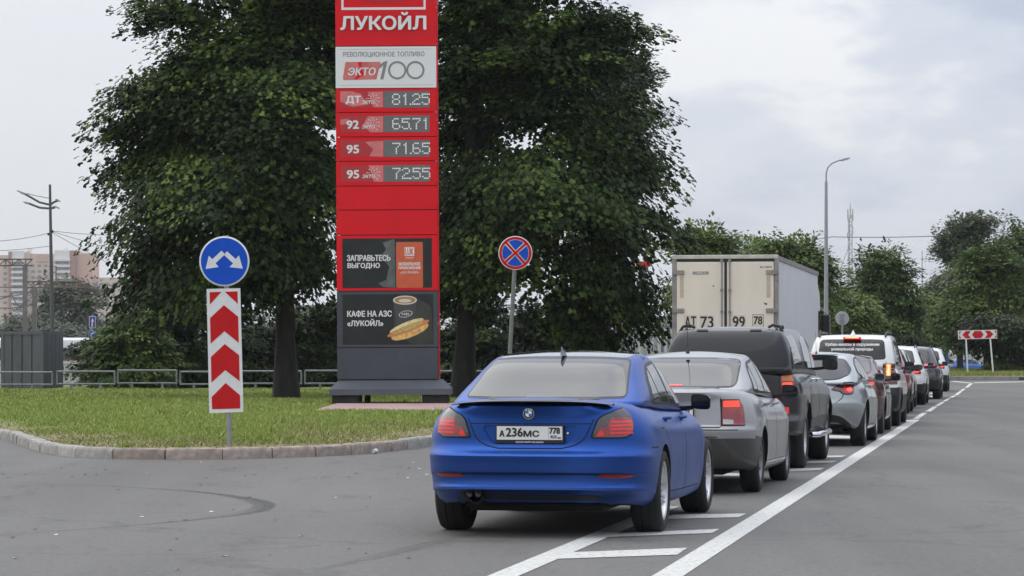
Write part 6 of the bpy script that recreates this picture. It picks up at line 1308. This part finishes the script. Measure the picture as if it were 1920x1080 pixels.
# ---------------------------------------------------------------- lorry
YL = 73.0; a = .172; P0 = Vector((PX(1265, YL), YL)); d = Vector((math.sin(a), math.cos(a))); lw, ll, lh = 2.60, 15.6, 3.84
lo = thing('box_lorry', 'high white refrigerated lorry seen from its cream double doors', 'lorry', (P0.x + 1.28, YL, 0), -a); CRM = mat('lorry_cream', (.74, .67, .56), .5, var=.06, scale=1.2, stretch=(1, 1, .4)); LWH = mat('lorry_white', (.60, .61, .63), .4, var=.04, scale=.8); LGR = mat('lorry_frame', (.25, .235, .215), .6, var=.25, scale=4); LDK = mat('lorry_seal', (.02, .02, .02), .7)
z0 = 1.15; hw = lw / 2
MB().box(-hw, hw, .06, ll, z0, lh, 0, .015).build('box_body', LWH, lo)
for s in (-1, 1): MB().box(s * hw - .05, s * hw + .05 if s > 0 else -hw + .05, -.02, .12, z0 - .1, lh + .01).build('corner_post', LGR, lo) if s > 0 else MB().box(-hw - .05, -hw + .06, -.02, .12, z0 - .1, lh + .01).build('corner_post', LGR, lo)
MB().box(-hw - .04, hw + .04, -.03, .1, lh - .05, lh + .05, 0, .01).build('top_frame', mat('lorry_top', (.5, .48, .42), .5, var=.2, scale=4), lo); MB().box(-hw + .05, hw - .05, -.005, .03, lh - .11, lh - .055).build('rain_gutter', LDK, lo)
for s in (-1, 1): MB().box(s * (hw + .012) - .02, s * (hw + .012) + .02, .12, ll + .02, lh - .08, lh + .035).build('roof_rail', LGR, lo)
for s in (-1, 1):
    x0_, x1_ = (-hw + .07, -.02) if s < 0 else (.05, hw - .07)
    dr = MB().box(x0_, x1_, -.03, .04, z0, lh - .13, 0, .012).build('door', CRM, lo)
    for zz_ in (3.45, 2.48, 1.5): MB().box(min(s * (hw + .03), s * (hw - .26)), max(s * (hw + .03), s * (hw - .26)), -.065, -.032, zz_ - .055, zz_ + .055, 0, .006).build('hinge', LGR, dr)
    xr = -.08 if s < 0 else .12
    for dx in (0, .0): pass
    MB().tube([(xr, -.06, z0 - .1), (xr, -.06, lh - .1)], .018, 8).build('lock_rod', STEEL, dr)
    for zz_ in (3.75, 3.0, 2.45, 1.7): MB().box(xr - .035, xr + .035, -.085, -.031, zz_ - .03, zz_ + .03).build('rod_bracket', LGR, dr)
    # rust runs below the hinges
    MB().box(s * (hw - .2) - .05, s * (hw - .2) + .05, -.0315, -.0305, 2.8, 3.36).build('rust_run', mat('rust_run', (.50, .42, .31), .6, var=.1, scale=9), dr)
MB().box(-.058, .098, -.008, .02, z0, lh - .13).build('door_seal', LDK, lo)
lb = MB().box(-.82, -.42, -.036, -.031, 3.40, 3.47).build('maker_badge', mat('badge_dark', (.08, .08, .085), .4), lo); lettering('CHEREAU', -.80, -.44, 3.41, 3.46, -.0375, PLATEW, lb, .003)
lettering('AU 133413', .88, 1.18, 3.555, 3.60, -.0315, PLATEK, lo, .002)
for tx_, x0_, x1_ in (('АТ', -1.02, -.74), ('73', -.62, -.30), ('99', .20, .50), ('78', .73, .94)):
    f_ = MB().box(x0_ - .03, x1_ + .03, -.0335, -.031, 2.0, 2.37).build('number_patch', mat('patch_cream', (.64, .58, .48), .5), lo); lettering(tx_, x0_, x1_, 2.04 if tx_ != '78' else 2.13, 2.33, -.035, PLATEK, f_, .008)
MB().box(.69, .98, -.0328, -.0308, 1.96, 2.38).build('number_frame', PLATEK, lo)
for q_ in ([(-.33, 3.1), (-.27, 3.12), (-.29, 3.08)], [(.98, 2.69), (1.03, 2.66), (1.07, 2.66), (1.06, 2.62), (1.01, 2.63)]): MB().prism(q_, -.0325, -.031).build('scuff', LDK, lo)
MB().box(-1.2, 1.2, .3, ll - .2, .75, 1.14).build('chassis', DARKM, lo); MB().box(-1.25, 1.25, .02, .14, .45, .62).build('bumper_bar', LGR, lo); MB().box(-1.25, 1.25, .6, 12, 0.62, .74).build('side_guard', LGR, lo)
for yy in (2.6, 3.9, 5.2, 14.6):
    for s in (-1, 1): w_ = MB().lathe([(-.15, .28), (-.16, .42), (-.12, .5), (.12, .5), (.16, .42), (.15, .28), (.05, .2), (.05, 0)], 28, 'x', (s * 1.06, yy, .5)).build('wheel', RUBBER, lo, 40)
cabm = MB(); cabm.prism(rnd_poly([(ll + .5, .6), (ll + .5, 3.3), (ll + 1.0, 3.6), (ll + 2.2, 3.2), (ll + 2.5, 2.0), (ll + 2.55, .6)], .15), -1.22, 1.22, 0, 'yz'); cabm.build('cab', LWH, lo, 40)
MB().box(-1.26, 1.26, ll + 1.5, ll + 2.2, 1.9, 2.7).build('cab_window', GLASS_T, lo)
for s in (-1, 1): MB().box(s * 1.42 - .1, s * 1.42 + .1, ll + 2.3, ll + 2.42, 1.9, 2.6, 0, .03).build('cab_mirror', TRIM, lo)
# ---------------------------------------------------------------- lamps, mast, signs at the right
Y1 = 110.0; b0 = PX(1549, Y1); sl_ = thing('street_lamp', 'tall pale lamp post with one curved arm beside the lorry', 'street lamp', (b0, Y1, 0), 0); LG_ = mat('pale_post', (.34, .35, .37), .5, .4, var=.08, scale=2); z = lambda v: PZ(v, Y1); X = lambda v: PX(v, Y1) - b0
MB().tube([(0, 0, 0), (0, 0, z(600)), (0, 0, z(340))], [.105, .09, .055], 14).build('post', LG_, sl_, 50); MB().tube([(0, 0, z(340)), (X(1549), 0, z(325)), (X(1552), 0, z(314)), (X(1560), 0, z(306)), (X(1572), 0, z(301)), (X(1580), 0, z(299))], .03, 8).build('arm', LG_, sl_, 50)
MB().prism([(X(1576), z(301.5)), (X(1580), z(298)), (X(1592), z(295.5)), (X(1594), z(297)), (X(1590), z(299)), (X(1580), z(302))], -.14, .14).build('lamp_head', mat('lamp_grey', (0, 0, 0)), sl_)
def trafficlamp(px, py0, py1, Yq, lab):
    b0 = PX(px, Yq); g = thing('traffic_light', lab, 'traffic light', (b0, Yq, 0), 0); zt_ = PZ(py0, Yq); zb_ = PZ(py1, Yq); MB().tube([(.18, .1, 0), (.18, .1, zt_)], .06, 10).build('post', STEEL, g); h_ = MB().box(-.17, .17, -.1, .08, zb_, zt_, 0, .02).build('housing', TRIM, g)
    for i in range(3): MB().lathe([(0, 0), (0, .11), (-.09, .12), (-.09, .1), (-.01, .1)], 18, 'y', (0, -.11, zt_ - (zt_ - zb_) * (i + .5) / 3)).build('lens_hood', DARKM, h_)
    MB().tube([(-.5, 0, zt_ + .25), (-.2, 0, zt_ + .32), (.18, .1, zt_ - .05)], .03, 6).build('bracket', STEEL, g)
trafficlamp(1545, 590, 624, 104, 'black traffic light partly hidden between lorry and white car')
Y2 = 100.0; b0 = PX(1579, Y2); rs = thing('sign_seen_from_behind', 'round grey back of a road sign on a thin post', 'road sign', (b0, Y2, 0), 0); z = lambda v: PZ(v, Y2)
MB().tube([(0, -.06, 0), (0, -.06, z(588))], .038, 10).build('post', STEEL, rs, 50); MB().lathe([(0, 0), (0, .235), (.012, .24), (.02, .235), (.02, 0)], 36, 'y', (0, -.02, z(597))).build('sign_plate', mat('sign_back_grey', (.42, .42, .42), .5, .3, var=.1, scale=8), rs, 50)
for dz_ in (-.09, .1): MB().box(-.1, .1, -.035, -.022, z(597) + dz_ - .015, z(597) + dz_ + .015).build('clamp', STEEL, rs)
# arrow board on two legs
Y3 = 144.0; b0 = PX(1835, Y3); ab = thing('arrow_board', 'wide red and white two-way arrow board on two legs on the far verge', 'road sign', (b0, Y3, .2), 0, None, (0, rad(-1.2), 0)); z = lambda v: PZ(v, Y3) - .2; X = lambda v: PX(v, Y3) - b0
for x0_, x1_ in ((1812.5, 1815), (1857.5, 1863)): MB().tube([(X(x1_), .03, -.1), (X(x0_), .03, z(622))], .04, 8).build('leg', SWH, ab, 50)
bd_ = MB().box(X(1798), X(1871), -.01, .015, z(635.5), z(619)).build('board', SWH, ab); A = z(620.5); Bm = z(627.2); C_ = z(634)
def hx(name, pts): MB().prism([(X(a), {0: A, 1: Bm, 2: C_}[b_]) for a, b_ in pts], -.016, -.0105).build(name, SRED, bd_)
hx('arrow_centre', [(1829, 0), (1841, 0), (1846, 1), (1841, 2), (1829, 2), (1824, 1)])
for s in (1, -1):
    m_ = lambda v: 1835 + s * (v - 1835)
    hx('arrow_part', [(m_(1848), 0), (m_(1858), 0), (m_(1864), 1), (m_(1858), 2), (m_(1848), 2), (m_(1853), 1)]); hx('arrow_tip', [(m_(1866), 0), (m_(1870), 0), (m_(1870), 1)]) ; hx('arrow_tip', [(m_(1866), 2), (m_(1870), 2), (m_(1870), 1)])
# lattice mast
Ym = 330.0; b0 = PX(1594, Ym); ms = thing('lattice_mast', 'slim lattice phone mast with antennas above the trees', 'mast', (b0, Ym, -1), 0); z = lambda v: PZ(v, Ym) + 1; X = lambda v: PX(v, Ym) - b0; MG = mat('mast_grey', (.25, .26, .28), .6, .3); m_ = MB()
zt_ = z(402)
for (x_, y_) in ((-.26, 0), (.26, 0), (0, .4)): m_.tube([(x_, y_, 0), (x_ * .8, y_, zt_)], .045, 5)
n = 34
for i in range(n):
    za, zb_ = zt_ * i / n, zt_ * (i + 1) / n; s = 1 if i % 2 else -1; m_.tube([(-.25 * s, 0, za), (.25 * s, 0, zb_)], .022, 4, cap=False); m_.tube([(.24 * s, 0, za), (0, .4, zb_)], .022, 4, cap=False)
m_.build('lattice', MG, ms)
for x_, a_, b_ in ((-.28, 392, 412), (0, 388, 410), (.28, 392, 414), (-.2, 420, 438), (.25, 424, 440), (-.3, 436, 446)): MB().box(x_ - .07, x_ + .07, -.25, -.08, z(b_), z(a_), 0, .02).build('antenna_panel', mat('antenna_white', (.5, .5, .5), .5), ms)
MB().tube([(0, 0, zt_), (0, 0, z(380))], .03, 5).build('lightning_rod', MG, ms); MB().tube([(-.1, 0, z(460)), (X(1570), 0, z(520))], .03, 5).build('stay', MG, ms)
Yq = 260.0; b0 = PX(1729, Yq); ml = thing('thin_mast', 'very thin pole standing above the dark trees left of the willow', 'mast', (b0, Yq, -1), 0); MB().tube([(0, 0, 0), (0, 0, PZ(470, Yq) + 1)], [.09, .03], 6).build('pole', MG, ml)
for px_l, (py_t, Yl), lab in ((1597, (543, 190), 'small distant lamp with a hooked arm among the trees'), (1640, (566, 200), 'small distant lamp with a level arm before the dark trees')):
    b0 = PX(px_l, Yl); g = thing('street_lamp', lab, 'street lamp', (b0, Yl, -.5), 0); zt_ = PZ(py_t, Yl) + .5; MB().tube([(0, 0, 0), (0, 0, zt_ - .3), (-.15, 0, zt_), (-.5, 0, zt_ + .05)], .045, 6).build('post', LG_, g, 50); MB().box(-.85, -.45, -.1, .1, zt_ + .02, zt_ + .1, 0, .01).build('lamp_head', LG_, g)
# petrol station bits glimpsed through the leaves
for nm, lab, cat, px0_, px1_, py0_, py1_, Yq, col in (('pale_kiosk', 'pale building glimpsed under the right maple, left of the lorry', 'building', 1150, 1262, 596, 668, 125, (.55, .56, .56)), ('blue_banner', 'blue hoarding glimpsed behind the head of the queue', 'hoarding', 1735, 1778, 661, 700, 230, (.01, .05, .35)), ('pale_pavilion', 'pale pavilion seen below the dark trees behind the queue', 'building', 1640, 1770, 640, 690, 240, (.5, .52, .55)), ('white_hall', 'pale ribbed hall glimpsed right of the left maple trunk', 'building', 535, 640, 575, 700, 150, (.5, .5, .5))):
    b0 = PX((px0_ + px1_) / 2, Yq); g = thing(nm, lab, cat, (b0, Yq, -.9 if Yq > 200 else 0), 0); X = lambda v: PX(v, Yq) - b0; zb_ = .9 if Yq > 200 else 0; z = lambda v: PZ(v, Yq) + zb_
    MB().box(X(px0_), X(px1_), 0, 4, 0, z(py0_)).build('wall', mat(nm + '_wall', col, .7, var=.08, scale=.6), g); n = max(4, int((px1_ - px0_) / 12))
    if nm == 'blue_banner': lettering('АЗС', X(px0_ + 8), X(px1_ - 20), z(672), z(664), -.03, WH, g, .04); continue
    for i in range(n):
        xa = X(px0_ + (px1_ - px0_) * (i + .15) / n); xb = X(px0_ + (px1_ - px0_) * (i + .6) / n)
        if nm == 'white_hall': MB().box(X(px0_), X(px1_), -.05, -.01, z(py0_ + 6 + i * 12), z(py0_ + 2 + i * 12)).build('cladding_rib', mat('rib_grey', (.3, .3, .31), .6), g)
        else: MB().box(xa, xb, -.04, -.005, z(py1_ - 8), z(py0_ + 14)).build('window', mat('far_glass', (.16, .18, .20), .2), g)
    MB().box(X(px0_) - .15, X(px1_) + .15, -.2, 4.2, z(py0_) + .004, z(py0_ - 3)).build('roof_edge', mat('roof_edge_grey', (.3, .31, .33), .6), g)
Yq = 118.0
for nm_i, (px, lab) in enumerate(((1183, 'grey station pylon left of the lorry, left one of two'), (1220, 'grey station pylon nearest the lorry'))):
    b0 = PX(px, Yq); g = thing('canopy_column', lab, 'column', (b0, Yq, 0), 0)
    for s in (-1, 1): MB().box(s * .22 - .06, s * .22 + .06, -.06, .06, 0, PZ(592, Yq)).build('upright', mat('column_grey', (.3, .31, .32), .5), g)
    for i in range(11): MB().box(-.16, .16, -.03, .03, .3 + i * .26, .34 + i * .26).build('rung', mat('column_grey', (0, 0, 0)), g)
# canopy of the station: red fascia glimpsed through the maple leaves
for px0_, px1_, py0_, py1_, Yq, lab in ((1192, 1220, 490, 499, 120, 'red canopy edge glimpsed through the right maple'), (245, 285, 508, 526, 130, 'red canopy edge glimpsed through the left maple')):
    b0 = PX(px0_, Yq); g = thing('canopy_fascia', lab, 'canopy', (b0, Yq, 0), 0); MB().box(0, PX(px1_, Yq) - b0, 0, 3, PZ(py1_, Yq), PZ(py0_, Yq)).build('fascia', mat('fascia_red', (.6, .02, .02), .4), g)
    MB().box(-.3, .0 - .004, 0, 3, PZ(py1_, Yq), PZ(py0_, Yq)).build('fascia_end', WH, g); MB().tube([(.4, 1.5, 0), (.4, 1.5, PZ(py1_, Yq))], .12, 10).build('column', mat('column_grey', (0, 0, 0)), g)

# thin summer haze over the whole place
hm = bpy.data.materials.new('haze_air'); hm.use_nodes = True; ht = hm.node_tree; ht.nodes.clear(); ho = ht.nodes.new('ShaderNodeOutputMaterial'); hv = ht.nodes.new('ShaderNodeVolumePrincipled')
hv.inputs['Color'].default_value = (.93, .95, 1, 1); hv.inputs['Density'].default_value = .00013; hv.inputs['Anisotropy'].default_value = .2; ht.links.new(hv.outputs[0], ho.inputs['Volume'])
tag(MB().box(-2600, 2600, -300, 5100, -3.5, 75).build('haze', hm), kind='stuff')
